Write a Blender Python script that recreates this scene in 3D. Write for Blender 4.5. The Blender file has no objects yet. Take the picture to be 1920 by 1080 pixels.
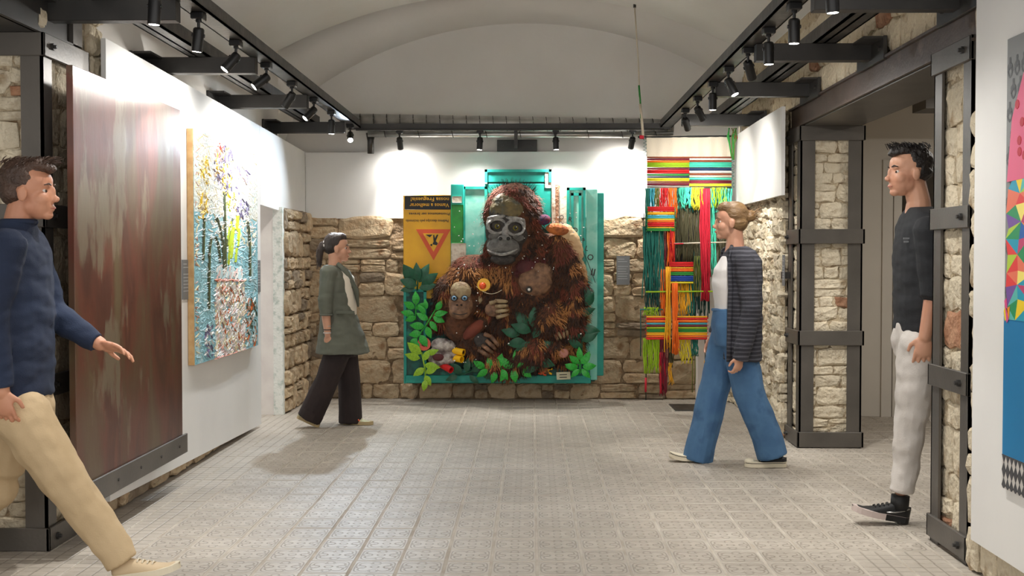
import bpy, bmesh, math, random
from mathutils import Vector, Matrix, Euler, noise

# ------------------------------------------------------------------ camera
C = bpy.context.scene.collection
SC = bpy.context.scene
FOC, CAMH = 2132.0, 1.333
cam_d = bpy.data.cameras.new('camera'); cam = bpy.data.objects.new('camera', cam_d); C.objects.link(cam)
cam_d.sensor_width = 36.0; cam_d.lens = FOC / 1920 * 36.0
cam.location = (0, 0, CAMH); cam.rotation_euler = (math.radians(90 - 1.53), 0, math.radians(0.99))
SC.camera = cam
# ------------------------------------------------------------------ world, exposure
wd = bpy.data.worlds.new('world'); SC.world = wd; wd.use_nodes = True
wd.node_tree.nodes['Background'].inputs[0].default_value = (1.0, 0.975, 0.94, 1)
wd.node_tree.nodes['Background'].inputs[1].default_value = 0.9
SC.view_settings.view_transform = 'Standard'; SC.view_settings.look = 'None'
SC.view_settings.gamma = 1.0; SC.view_settings.use_curve_mapping = False
SC.view_settings.exposure = 0.58
SPOT_W = 40.0
# the side room through the opening is lit by a ceiling lamp of its own, beyond the right edge of the picture
sl = bpy.data.lights.new('side_room_lamp_offscreen', 'AREA'); sl.shape = 'DISK'; sl.size = .28; sl.energy = 22; sl.color = (1, .95, .88)
slo = bpy.data.objects.new('side_room_lamp_offscreen', sl); C.objects.link(slo); slo.location = (3.6, 7.2, 2.55)

R3 = Euler(cam.rotation_euler).to_matrix()
def W(px, py, X=None, Y=None, Z=None):
    """photo pixel -> point on the plane X=, Y= or Z= of the room"""
    d = R3 @ Vector(((px - 960) / FOC, -(py - 540) / FOC, -1))
    t = X / d.x if X is not None else (Y / d.y if Y is not None else (Z - CAMH) / d.z)
    return Vector((0, 0, CAMH)) + d * t

# ------------------------------------------------------------------ helpers
rnd = random.Random(7)
class MB:
    def __init__(s): s.v = []; s.f = []; s.uv = None
    def add(s, vs, fs):
        b = len(s.v); s.v += [tuple(v) for v in vs]; s.f += [tuple(i + b for i in f) for f in fs]; return s
    def box(s, a, b, M=None):
        (x0, y0, z0), (x1, y1, z1) = a, b
        vs = [(x0,y0,z0),(x1,y0,z0),(x1,y1,z0),(x0,y1,z0),(x0,y0,z1),(x1,y0,z1),(x1,y1,z1),(x0,y1,z1)]
        if M is not None: vs = [M @ Vector(v) for v in vs]
        return s.add(vs, [(0,3,2,1),(4,5,6,7),(0,1,5,4),(1,2,6,5),(2,3,7,6),(3,0,4,7)])
    def bevbox(s, a, b, r=0.004, M=None):
        bm = bmesh.new(); bmesh.ops.create_cube(bm, size=1)
        for v in bm.verts: v.co = Vector([a[i] + (v.co[i] + .5) * (b[i] - a[i]) for i in range(3)])
        bmesh.ops.bevel(bm, geom=bm.edges[:], offset=r, segments=1, affect='EDGES')
        bm.verts.index_update()
        s.add([M @ v.co if M is not None else v.co.copy() for v in bm.verts], [[v.index for v in f.verts] for f in bm.faces]); bm.free(); return s
    def prism(s, poly, ext):
        """poly: list of 3D points, ext: vector"""
        n = len(poly); e = Vector(ext); p = [Vector(q) for q in poly]
        return s.add(p + [q + e for q in p], [tuple(range(n))[::-1], tuple(range(n, 2 * n))] + [(i, (i + 1) % n, n + (i + 1) % n, n + i) for i in range(n)])
    def rings(s, rs, cap=True, closed=True):
        n = len(rs[0]); vs = [p for r in rs for p in r]; fs = []
        for k in range(len(rs) - 1):
            for i in range(n if closed else n - 1):
                j = (i + 1) % n; fs.append((k * n + i, k * n + j, (k + 1) * n + j, (k + 1) * n + i))
        if cap: fs += [tuple(range(n))[::-1], tuple(range((len(rs) - 1) * n, len(rs) * n))]
        return s.add(vs, fs)
    def tube(s, pts, r, n=8, cap=True):
        pts = [Vector(p) for p in pts]; rs = []
        for k, p in enumerate(pts):
            t = (pts[min(k + 1, len(pts) - 1)] - pts[max(k - 1, 0)])
            t = t.normalized() if t.length > 1e-9 else Vector((0, 0, 1))
            u = t.cross(Vector((0, 0, 1)) if abs(t.z) < .9 else Vector((0, 1, 0))).normalized(); w = t.cross(u)
            rr = r[k] if isinstance(r, (list, tuple)) else r
            rs.append([p + (u * math.cos(a) + w * math.sin(a)) * rr for a in [2 * math.pi * i / n for i in range(n)]])
        return s.rings(rs, cap)
    def ell(s, c, r, M=None, nu=12, nv=8):
        c = Vector(c); vs = []; fs = []
        for j in range(nv + 1):
            th = math.pi * j / nv
            for i in range(nu):
                ph = 2 * math.pi * i / nu
                p = Vector((r[0] * math.sin(th) * math.cos(ph), r[1] * math.sin(th) * math.sin(ph), r[2] * math.cos(th)))
                vs.append(c + (M @ p if M is not None else p))
        for j in range(nv):
            for i in range(nu):
                k = (i + 1) % nu; fs.append((j * nu + i, (j + 1) * nu + i, (j + 1) * nu + k, j * nu + k))
        return s.add(vs, fs)
    def mesh(s, name):
        me = bpy.data.meshes.new(name); me.from_pydata(s.v, [], s.f); me.validate(); me.update(); return me
    def build(s, name, mat, parent=None, smooth=False, local=False):
        return obj(name, s.mesh(name), mat, parent, smooth, local)

def obj(name, me, mat, parent=None, smooth=False, local=False):
    o = bpy.data.objects.new(name, me); C.objects.link(o)
    if mat is not None and not me.materials: me.materials.append(M[mat] if isinstance(mat, str) else mat)
    if smooth:
        for p in me.polygons: p.use_smooth = True
    if parent is not None: attach(o, parent, local)
    return o
def attach(o, parent, local=False):
    o.parent = parent
    if not local and parent.type == 'EMPTY': o.matrix_parent_inverse = Matrix.Translation(-parent.location)
def tag(o, label, cat, group=None):
    o['label'] = label; o['category'] = cat
    if group: o['group'] = group
    return o
def thing(name, label, cat, loc=(0, 0, 0), group=None):
    o = bpy.data.objects.new(name, None); C.objects.link(o); o.location = loc; o.empty_display_size = .1
    return tag(o, label, cat, group)
def struct(o): o['kind'] = 'structure'; return o
def stuff(o): o['kind'] = 'stuff'; return o
def normals_out(me):
    bm = bmesh.new(); bm.from_mesh(me); bmesh.ops.recalc_face_normals(bm, faces=bm.faces[:]); bm.to_mesh(me); bm.free(); return me
def remesh(mb, vox, smooth=3, name='m', disp=None):
    """one continuous surface out of overlapping closed shapes"""
    me = normals_out(mb.mesh('tmp')); o = bpy.data.objects.new('tmp', me); C.objects.link(o)
    m = o.modifiers.new('r', 'REMESH'); m.mode = 'VOXEL'; m.voxel_size = vox; m.use_smooth_shade = True
    if smooth:
        m2 = o.modifiers.new('s', 'SMOOTH'); m2.iterations = smooth; m2.factor = .5
    dg = bpy.context.evaluated_depsgraph_get(); ev = o.evaluated_get(dg)
    r = bpy.data.meshes.new_from_object(ev); r.name = name
    bpy.data.objects.remove(o); bpy.data.meshes.remove(me)
    if disp:
        ns = [v.normal.copy() for v in r.vertices]
        for v, n_ in zip(r.vertices, ns): v.co += n_ * disp(v.co, n_)
    for p in r.polygons: p.use_smooth = True
    return r

# ------------------------------------------------------------------ materials
M = {}
def s2l(c): return tuple(((x / 255) / 12.92 if x / 255 <= .04045 else ((x / 255 + .055) / 1.055) ** 2.4) for x in c) + (1,)
def mat(name, col, rough=.6, metal=0.0, col2=None, scale=8.0, bump=0.0, bscale=None, detail=6, rand=0.0, stretch=None, mid=(.35, .65), col3=None, spec=.5, emit=None, trans=0):
    m = bpy.data.materials.new(name); m.use_nodes = True; nt = m.node_tree; b = nt.nodes['Principled BSDF']; M[name] = m
    N = lambda t: nt.nodes.new(t); L = nt.links.new
    b.inputs['Roughness'].default_value = rough; b.inputs['Metallic'].default_value = metal
    b.inputs['Specular IOR Level'].default_value = spec
    b.inputs['Base Color'].default_value = s2l(col)
    if trans: b.inputs['Transmission Weight'].default_value = trans
    if emit: b.inputs['Emission Color'].default_value = s2l(col); b.inputs['Emission Strength'].default_value = emit
    tc = N('ShaderNodeTexCoord'); mp = N('ShaderNodeMapping'); L(tc.outputs['Object'], mp.inputs[0])
    if stretch: mp.inputs['Scale'].default_value = stretch
    out = None
    if col2 is not None:
        n = N('ShaderNodeTexNoise'); n.inputs['Scale'].default_value = scale; n.inputs['Detail'].default_value = detail; L(mp.outputs[0], n.inputs['Vector'])
        r = N('ShaderNodeValToRGB'); e = r.color_ramp.elements
        e[0].position = mid[0]; e[0].color = s2l(col); e[1].position = mid[1]; e[1].color = s2l(col2)
        if col3 is not None:
            x = e.new((mid[0] + mid[1]) / 2 + .04); x.color = s2l(col3)
        L(n.outputs[0], r.inputs[0]); out = r.outputs[0]; L(out, b.inputs['Base Color'])
    if rand:
        oi = N('ShaderNodeObjectInfo'); h = N('ShaderNodeHueSaturation'); mr = N('ShaderNodeMapRange')
        mr.inputs['To Min'].default_value = 1 - rand; mr.inputs['To Max'].default_value = 1 + rand * .7
        L(oi.outputs['Random'], mr.inputs[0]); L(mr.outputs[0], h.inputs['Value'])
        if out: L(out, h.inputs['Color'])
        else: h.inputs['Color'].default_value = s2l(col)
        L(h.outputs[0], b.inputs['Base Color'])
    if bump:
        n2 = N('ShaderNodeTexNoise'); n2.inputs['Scale'].default_value = bscale or scale * 3; n2.inputs['Detail'].default_value = 8; L(mp.outputs[0], n2.inputs['Vector'])
        bp = N('ShaderNodeBump'); bp.inputs['Strength'].default_value = bump; bp.inputs['Distance'].default_value = .02
        L(n2.outputs[0], bp.inputs['Height']); L(bp.outputs[0], b.inputs['Normal'])
    return m
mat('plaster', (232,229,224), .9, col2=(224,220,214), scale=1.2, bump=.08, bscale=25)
mat('board', (236,235,232), .55, col2=(230,229,227), scale=2, bump=.02, bscale=40)
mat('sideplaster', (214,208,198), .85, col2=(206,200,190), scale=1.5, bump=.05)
mat('jamb', (226,221,215), .7, col2=(214,207,203), scale=5, bump=.1)
mat('peeled', (226,228,222), .8, col2=(178,190,182), scale=22, bump=.4, mid=(.5,.7))
mat('steel', (86,82,77), .42, .25, col2=(98,93,87), scale=4, bump=.05, bscale=60)
mat('steel_brown', (92,78,70), .45, .25, col2=(116,100,90), scale=5, bump=.08, bscale=60, mid=(.4,.7), col3=(78,66,60))
mat('weld', (120,118,115), .5, .7, bump=.5, bscale=120, col2=(60,58,56), scale=60)
mat('blacksteel', (52,51,50), .45, .2, col2=(62,60,58), scale=6)
mat('track', (54,53,51), .4, .5, col2=(88,84,80), scale=9, bump=.1, mid=(.45,.75))
mat('black', (20,20,21), .4, 0)
mat('galv', (176,176,174), .3, .85, col2=(205,205,203), scale=7, bump=.05)
mat('mortar', (160,138,110), .95, col2=(120,98,74), scale=14, bump=.9, bscale=45)
mat('stone', (184,154,120), .9, col2=(150,118,86), scale=9, bump=.9, bscale=34, rand=.22, col3=(192,172,142), mid=(.3,.72))
mat('stone_grey', (158,142,120), .92, col2=(126,110,92), scale=9, bump=.9, bscale=34, rand=.2)
mat('rubble', (206,192,166), .95, col2=(164,142,112), scale=11, bump=1.0, bscale=38, rand=.1, col3=(214,202,178), mid=(.3,.75))
mat('rubble_mortar', (186,168,138), .95, col2=(128,104,76), scale=16, bump=1.0, bscale=55, col3=(200,184,156), mid=(.28,.7))
mat('redbrick', (158,112,84), .9, col2=(180,138,108), scale=14, bump=.8, rand=.2)
mat('grey_plaque', (126,128,130), .5, .2)
mat('plaque_text', (180,182,184), .6)
def floor_mat(name, kind):
    m = bpy.data.materials.new(name); M[name] = m; m.use_nodes = True; nt = m.node_tree; b = nt.nodes['Principled BSDF']
    N = lambda t: nt.nodes.new(t); L = nt.links.new
    def mt(op, a, bb=None, c=None):
        n = N('ShaderNodeMath'); n.operation = op
        for i, x in enumerate((a, bb, c)):
            if x is None: continue
            if isinstance(x, (int, float)): n.inputs[i].default_value = x
            else: L(x, n.inputs[i])
        return n.outputs[0]
    uv = N('ShaderNodeUVMap'); sp = N('ShaderNodeSeparateXYZ'); L(uv.outputs[0], sp.inputs[0]); u, v = sp.outputs[0], sp.outputs[1]
    ax = mt('ABSOLUTE', mt('MULTIPLY_ADD', u, 2, -1)); ay = mt('ABSOLUTE', mt('MULTIPLY_ADD', v, 2, -1))
    def ln(d, w): # groove line where |d| < w
        mr = N('ShaderNodeMapRange'); mr.interpolation_type = 'SMOOTHSTEP'; mr.inputs[1].default_value = w * .35; mr.inputs[2].default_value = w
        mr.inputs[3].default_value = 1; mr.inputs[4].default_value = 0; L(mt('ABSOLUTE', d), mr.inputs[0]); return mr.outputs[0]
    def dist(cx, cy): return mt('SQRT', mt('ADD', mt('POWER', mt('SUBTRACT', ax, cx), 2), mt('POWER', mt('SUBTRACT', ay, cy), 2)))
    if kind == 'flower':
        g = ln(mt('SUBTRACT', dist(.42, .36), .27), .05)
        g = mt('MULTIPLY', g, mt('GREATER_THAN', mt('ADD', ax, ay), .58))
        for c in (ln(mt('SUBTRACT', dist(.6, .0), .2), .05), ln(mt('SUBTRACT', dist(.0, .62), .17), .05), ln(mt('SUBTRACT', dist(0, 0), .17), .045), ln(mt('SUBTRACT', mt('POWER', mt('ADD', mt('POWER', ax, 5), mt('POWER', ay, 5)), .2), .84), .035)):
            g = mt('MAXIMUM', g, c)
    else:
        t = 1 / 3
        g = mt('MAXIMUM', ln(mt('SUBTRACT', ax, t), .06), ln(mt('SUBTRACT', ay, t), .06))
    tc = N('ShaderNodeTexCoord'); geo = N('ShaderNodeNewGeometry')
    n1 = N('ShaderNodeTexNoise'); n1.inputs['Scale'].default_value = 1.3; n1.inputs['Detail'].default_value = 7; L(geo.outputs['Position'], n1.inputs['Vector'])
    n2 = N('ShaderNodeTexNoise'); n2.inputs['Scale'].default_value = 30; n2.inputs['Detail'].default_value = 6; L(geo.outputs['Position'], n2.inputs['Vector'])
    r = N('ShaderNodeValToRGB'); e = r.color_ramp.elements; e[0].position = .3; e[0].color = s2l((158,149,137)); e[1].position = .7; e[1].color = s2l((188,180,169))
    L(mt('MULTIPLY_ADD', n2.outputs[0], .35, mt('MULTIPLY', n1.outputs[0], .65)), r.inputs[0])
    at = N('ShaderNodeAttribute'); at.attribute_name = 'tint'; at.attribute_type = 'GEOMETRY'
    oi = N('ShaderNodeObjectInfo')
    hv = N('ShaderNodeHueSaturation'); L(mt('ADD', mt('MULTIPLY_ADD', oi.outputs['Random'], .10, .95), mt('MULTIPLY', at.outputs['Fac'], .1)), hv.inputs['Value']); L(r.outputs[0], hv.inputs['Color'])
    mx = N('ShaderNodeMix'); mx.data_type = 'RGBA'; L(mt('MULTIPLY', g, .5 if kind == 'flower' else .45), mx.inputs['Factor']); L(hv.outputs[0], mx.inputs['A']); mx.inputs['B'].default_value = s2l((112,102,90))
    L(mx.outputs['Result'], b.inputs['Base Color'])
    b.inputs['Roughness'].default_value = .48; b.inputs['Specular IOR Level'].default_value = .4
    bp = N('ShaderNodeBump'); bp.inputs['Strength'].default_value = .55; bp.inputs['Distance'].default_value = .004; bp.invert = True
    L(mt('ADD', g, mt('MULTIPLY', n2.outputs[0], .25)), bp.inputs['Height']); L(bp.outputs[0], b.inputs['Normal'])
floor_mat('tile_flower', 'flower'); floor_mat('tile_nine', 'nine')
mat('grout', (184,176,164), .9, col2=(160,150,137), scale=6, bump=.2)

# ------------------------------------------------------------------ floor
XL, XR = -2.15, 1.87
YB = 10.72
fl = struct(MB().box((-3.6, 2.0, -.12), (5.6, 11.2, -.0028)).build('floor', 'grout'))
def tile_mesh(name, mat_, jx=.0055, jy=.0022):
    a, b, bev = .1 - jx, .1 - jy, .003
    vs = [(-a,-b,-.02),(a,-b,-.02),(a,b,-.02),(-a,b,-.02),(-a,-b,-bev),(a,-b,-bev),(a,b,-bev),(-a,b,-bev),(-a+bev,-b+bev,0),(a-bev,-b+bev,0),(a-bev,b-bev,0),(-a+bev,b-bev,0)]
    fs = [(8,9,10,11)] + [(4+i,4+(i+1)%4,8+(i+1)%4,8+i) for i in range(4)] + [(i,(i+1)%4,4+(i+1)%4,4+i) for i in range(4)]
    me = bpy.data.meshes.new(name); me.from_pydata(vs, [], fs); uvl = me.uv_layers.new(name='UVMap')
    for p in me.polygons:
        for li in p.loop_indices:
            c = me.vertices[me.loops[li].vertex_index].co; uvl.data[li].uv = (c.x / .2 + .5, c.y / .2 + .5)
    me.materials.append(M[mat_]); me.update(); return me, vs, fs
tA, tvs, tfs = tile_mesh('tile', 'tile_flower'); tB, _, _ = tile_mesh('nine_square_tile', 'tile_nine')
cells = []
GX, GY = .024, 4.958 - .1
for i in range(-14, 28):
    for j in range(-4, 30):
        x, y = GX + .1 + i * .2, GY + j * .2
        if y > YB + .1 or y < 4.2: continue
        lim = XR + .05 if (y < 5.3 or y > 7.95) else 5.2
        if y > 8.2 and y < 9.6: lim = 5.2
        if x > lim + .1 or x < XL - .9: continue
        if x < XL - .05 and y > 5.6 and y < 8.8: continue
        kind = 'nine' if (x < -1.85 or (x > 1.45 and y < 5.2)) else 'flower'
        vis = abs(x * FOC / y) < 1000 and y > 4.7
        cells.append((x, y, kind, vis))
cells.sort(key=lambda c: (not c[3], c[1]))
rest = {'flower': [], 'nine': []}
for k, (x, y, kind, vis) in enumerate(cells):
    if k < 300:
        o = obj('tile', tA if kind == 'flower' else tB, None, fl)
        o.location = (x + rnd.uniform(-.0015, .0015), y, rnd.uniform(-.0015, .0008)); o.rotation_euler = (rnd.uniform(-.004, .004), rnd.uniform(-.004, .004), rnd.uniform(-.003, .003))
    else: rest[kind].append((x, y))
for kind, lst in rest.items():
    if not lst: continue
    b = MB(); uvs = []; tint = []
    for x, y in lst:
        z = rnd.uniform(-.0015, .0008); b.add([(p[0] + x, p[1] + y, p[2] + z) for p in tvs], tfs); t = rnd.random()
        for f in tfs: tint.append(t); uvs += [(tvs[i][0] / .2 + .5, tvs[i][1] / .2 + .5) for i in f]
    me = bpy.data.meshes.new('tiles'); me.from_pydata(b.v, [], b.f); ul = me.uv_layers.new(name='UVMap')
    for i, t in enumerate(uvs): ul.data[i].uv = t
    a = me.attributes.new('tint', 'FLOAT', 'FACE')
    for i, t in enumerate(tint): a.data[i].value = t
    me.update(); stuff(obj('distant_tiles', me, 'tile_' + kind, fl))

# ------------------------------------------------------------------ rough stone walls
def stone_face(parent, O, U, V, N, w, h, ch, cw, seed, mat_='stone', mm='mortar', depth=.035, skip=None, back=True, jit=.25, gap=.008, limit=None, res=.02, bd=.012):
    """rubble masonry on the rectangle O + u*U + v*V, facing N: single stones over a rough bed of mortar"""
    r = random.Random(seed); O, U, V, N = Vector(O), Vector(U), Vector(V), Vector(N)
    v = 0; n = 0
    while v < h - .01:
        hh = min(r.uniform(*ch), h - v)
        if h - v - hh < ch[0] * .6: hh = h - v
        u = -r.uniform(0, cw[0]) * .5
        while u < w:
            ww = r.uniform(*cw) * (1.25 if hh > (ch[0] + ch[1]) / 2 else .9)
            u0, u1 = max(u, 0), min(u + ww, w)
            if w - u1 < cw[0] * .4: u1 = w; ww = w - u
            sub = [(v, v + hh)]
            if hh > ch[0] * 1.7 and r.random() < .38: k = r.uniform(.35, .65); sub = [(v, v + hh * k), (v + hh * k, v + hh)]
            for (va, vb) in sub:
                cu, cv = (u0 + u1) / 2, (va + vb) / 2
                if u1 - u0 > .03 and not (skip and skip(cu, cv)):
                    a, b = (u1 - u0) / 2, (vb - va) / 2; m = 10; ou = []; mi = []; inn = []; d = depth * r.uniform(.55, 1.25); ex = r.uniform(5.0, 12.0); tl = r.uniform(-.25, .25) * b / max(a, .01)
                    jj = jit * min(a, b)
                    base = [(-1,-1),(-.3,-1.04),(.4,-1.02),(1,-1),(1.03,-.1),(1,.55),(1,1),(.25,1.03),(-.45,1.02),(-1,1),(-1.03,.3),(-1,-.4)]; m = len(base)
                    for bu, bv in base:
                        cr = abs(bu) > .9 and abs(bv) > .9; kk = r.uniform(.86, 1.0) if cr else 1.0
                        pu = bu * kk * (a - gap) + r.uniform(-jj, jj) * .5; pv = bv * kk * (b - gap) + tl * bu * a * .4 + r.uniform(-jj, jj) * .45
                        ou.append(O + U * (cu + pu) + V * (cv + pv) - N * .02)
                        mi.append(O + U * (cu + pu * .97) + V * (cv + pv * .96) + N * d * r.uniform(.5, .85))
                        inn.append(O + U * (cu + pu * .78) + V * (cv + pv * .72) + N * d * r.uniform(.8, 1.2))
                    ctr = O + U * cu + V * cv + N * d * r.uniform(.9, 1.1)
                    me = bpy.data.meshes.new('stone'); vs = ou + mi + inn + [ctr]; fs = []
                    for i in range(m):
                        j = (i + 1) % m; fs += [(i, j, m + j, m + i), (m + i, m + j, 2 * m + j, 2 * m + i), (2 * m + i, 2 * m + j, 3 * m)]
                    cen = O + U * cu + V * cv
                    me.from_pydata([p - cen for p in vs], [], fs); me.update(); normals_out(me)
                    mt_ = mat_ if r.random() > .12 else ('redbrick' if mat_ != 'stone' and r.random() < .2 else ('stone_grey' if mat_ == 'stone' else 'rubble'))
                    o = obj('stone', me, mt_, None, False); o.location = cen; attach(o, parent); n += 1
            u += ww
        v += hh
    if back:
        nu, nv = max(2, int(w / res)), max(2, int(h / res)); vs = []; fs = []
        for j in range(nv + 1):
            for i in range(nu + 1):
                p = O + U * (w * i / nu) + V * (h * j / nv); q = noise.fractal(p * 13, .8, 2, 5) * bd + noise.noise(p * 4) * bd * .6 + bd * .5
                vs.append(p + N * (q if 0 < i < nu and 0 < j < nv else 0))
        for j in range(nv):
            for i in range(nu): a = j * (nu + 1) + i; fs.append((a, a + 1, a + nu + 2, a + nu + 1))
        me = bpy.data.meshes.new('mortar_bed'); me.from_pydata(vs, [], fs); me.update(); obj('mortar_bed', me, mm, parent, True)
    return n
YU = 10.72
# back wall: solid core, then its stones
wb = struct(MB().box((-2.6, YB + .06, -.1), (2.4, YB + .3, 2.3)).build('wall_back', 'mortar'))
aL, aR = W(775, 500, Y=YB).x, W(1120, 500, Y=YB).x
zt = W(700, 412, Y=YB).z + .03; za = W(900, 705, Y=YB).z
stone_face(wb, (-2.12, YB, 0), (1,0,0), (0,0,1), (0,-1,0), 3.86, zt, (.06,.25), (.1,.42), 11,
           skip=lambda u, v: aL < u - 2.12 < aR and v > za + .1, depth=.038, gap=.003, bd=.02)
# left wall: stone behind the boards, with a door opening between y=8.9 and y=9.6
wl = struct(MB().box((-2.75, 9.62, -.1), (-2.16, YB + .1, 2.34)).box((-2.75, 5.62, -.1), (-2.24, 8.75, 2.36)).box((-2.75, 8.75, 1.78), (-2.24, 9.62, 2.4)).build('wall_left', 'plaster'))
struct(MB().box((-2.75, 5.62, 2.36), (-2.3, 10.32, 4.1)).build('wall_left_upper', 'plaster'))
stone_face(wl, (-2.12, 9.62, 0), (0,1,0), (0,0,1), (1,0,0), 1.12, 1.76, (.07,.24), (.1,.28), 23, depth=.045, mm='mortar')
stone_face(wl, (-2.2, 5.62, 0), (0,1,0), (0,0,1), (1,0,0), 3.15, .16, (.06,.12), (.1,.3), 29, depth=.03)
wlj = MB().box((-2.75, 9.58, 0), (-2.18, 9.63, 1.78)).build('door_jamb', 'jamb', wl); MB().box((-2.185, 9.57, 0.0), (-2.105, 9.65, 1.76)).build('jamb_edge', 'peeled', wl)
MB().box((-2.75, 8.7, 0), (-2.24, 8.76, 1.78)).build('door_jamb', 'jamb', wl)
# white boards on the left wall and the back wall
LBX = -2.13
def quadboard(name, pts, ext, label, cat, group=None, m='board'):
    o = obj(name, normals_out(MB().prism(pts, ext).mesh(name)), m); return tag(o, label, cat, group)
quadboard('wall_board', [(LBX, 5.68, .10), (LBX, 8.9, .02), (LBX, 8.9, 2.365), (LBX, 5.68, 2.43)], (-.025, 0, 0), 'tall white display board along the stone wall holding the rusty panel and the flower painting', 'board')
quadboard('wall_board', [(LBX, 8.903, 1.75), (LBX, YB - .04, 1.70), (LBX, YB - .04, 2.325), (LBX, 8.903, 2.365)], (-.025, 0, 0), 'white board strip above the white door opening', 'board')
quadboard('wall_board', [(LBX, YB - .03, 1.70), (1.76, YB - .03, 1.71), (1.76, YB - .03, 2.33), (LBX, YB - .03, 2.32)], (0, .025, 0), 'long white board above the stones behind the ape relief', 'board')
RBX = 1.765
p1, p2 = W(1465, 369, X=RBX), W(1418, 383, X=RBX); p3 = W(1376, 396, X=RBX)
quadboard('wall_board', [(RBX, p2.y + .01, 1.775), (RBX, p1.y, 1.775), (RBX, p1.y, 2.40), (RBX, p2.y + .01, 2.40)], (.025, 0, 0), 'white board on the rubble wall ending beside the steel-strapped pier', 'board')
quadboard('wall_board', [(RBX - .03, YB - .06, 1.765), (RBX, p2.y, 1.775), (RBX, p2.y, 2.40), (RBX - .03, YB - .06, 2.36)], (.025, 0, 0), 'white board on the rubble wall in the corner behind the woven hanging', 'board')
# white jamb in the back right corner
struct(MB().bevbox((W(1306, 700, Y=YB - .1).x, YB - .12, 0), (1.78, YB + .05, 1.72), .01).build('trim_1', 'jamb'))
# right wall: rubble between far pier and back wall, rubble above the lintel
wr = struct(MB().box((1.9, 8.4, -.1), (2.3, YB + .2, 2.43)).build('wall_right', 'rubble_mortar'))
wru = struct(MB().box((1.96, 4.0, 2.43), (2.4, 10.6, 4.1)).build('wall_right_upper', 'rubble_mortar'))
wrn = struct(MB().box((1.93, 4.0, 0), (2.3, 4.88, 2.43)).build('wall_right_near', 'rubble_mortar'))
stone_face(wr, (1.865, 8.4, 0), (0,1,0), (0,0,1), (-1,0,0), 2.32, 2.42, (.07,.2), (.09,.3), 31, 'rubble', 'rubble_mortar', depth=.042, jit=.8, gap=.004, bd=.036)
stone_face(wru, (1.93, 4.3, 2.42), (0,1,0), (0,0,1), (-1,0,0), 6.2, .62, (.1,.2), (.14,.34), 37, 'rubble', 'rubble_mortar', depth=.03, jit=.4, gap=.002, skip=lambda u, v: u > 4.2 or v > .5)
MB().box((1.94, 4.2, 3.0), (1.975, 10.6, 4.1)).build('plaster_band', 'plaster', wru)
# ------------------------------------------------------------------ vault, back arch
ce = MB(); vs = []; fs = []
cx0, R_, zp = -.2, 4.35, 3.62
xs = [-2.32 + 4.35 * i / 40 for i in range(41)]
ys = [2.6, 6.0, 9.9]
ce.rings([[(x, y, zp - R_ + math.sqrt(R_ ** 2 - (x - cx0) ** 2)) for x in xs] for y in ys], cap=False, closed=False)
ce.rings([[(x, y, zp + .6) for x in xs] for y in (9.9, 11.2)], cap=False, closed=False)
ce.rings([[(x, 9.9, zp - R_ + math.sqrt(R_ ** 2 - (x - cx0) ** 2)) for x in xs], [(x, 9.9, zp + .6) for x in xs]], cap=False, closed=False)
struct(ce.build('ceiling', 'plaster', None, True))
ar = MB(); Ra, xa, za_, yl = 3.55, -.06, -.01, 10.78
def arcpt(a, rad, y): return (xa + rad * math.sin(a), y, za_ + rad * math.cos(a))
A0, A1 = -math.asin(2.13 / Ra), math.asin(1.98 / Ra); an = [A0 + (A1 - A0) * i / 48 for i in range(49)]
def yfront(x): return 10.32 if x < -1.2 else (10.32 - .3 * min(1, (x + 1.2) / 1.6))
prof = [(0, 1), (.06, .8), (.16, .55), (.3, .33), (.5, .15), (.75, .04), (1, 0)]   # radial fraction, depth fraction
rows = []
for fr, fd in prof:
    rows.append([(lambda p: (p[0], yl - fd * (yl - yfront(p[0])) if fd < 1 else yfront(p[0]), p[2]))(arcpt(a, Ra + fr * .34, 0)) for a in an])
# profile runs from the lunette (depth 0) to the front face
rows = []
for k in range(9):
    t = k / 8 * math.pi / 2
    rows.append([(lambda p: (p[0], yl - (yl - yfront(p[0])) * math.sin(t), p[2]))(arcpt(a, Ra + .34 * (1 - math.cos(t)), 0)) for a in an])
ar.rings(rows, cap=False, closed=False)
ar.rings([rows[-1], [(p[0] * 1.0, p[1], 4.25) for p in rows[-1]]], cap=False, closed=False)
e0 = rows[-1][0]; e1 = rows[-1][-1]
ar.add([(-2.4, 10.32, 2.3), (e0[0], 10.32, 2.3), (e0[0], 10.32, 4.25), (-2.4, 10.32, 4.25)], [(0,1,2,3)])
ar.add([(e0[0], 10.32, 2.3), (e0[0], yl, 2.3), (rows[0][0][0], yl, rows[0][0][2]), (e0[0], 10.32, e0[2])], [(0,1,2,3)])
ar.add([(e1[0], e1[1], 2.3), (2.4, e1[1], 2.3), (2.4, e1[1], 4.25), (e1[0], e1[1], 4.25)], [(0,1,2,3)])
ar.add([(-2.6, yl, 2.2), (2.4, yl, 2.2), (2.4, yl, 4.2), (-2.6, yl, 4.2)], [(0,1,2,3)])
struct(ar.build('wall_back_arch', 'plaster', None, True))

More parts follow.
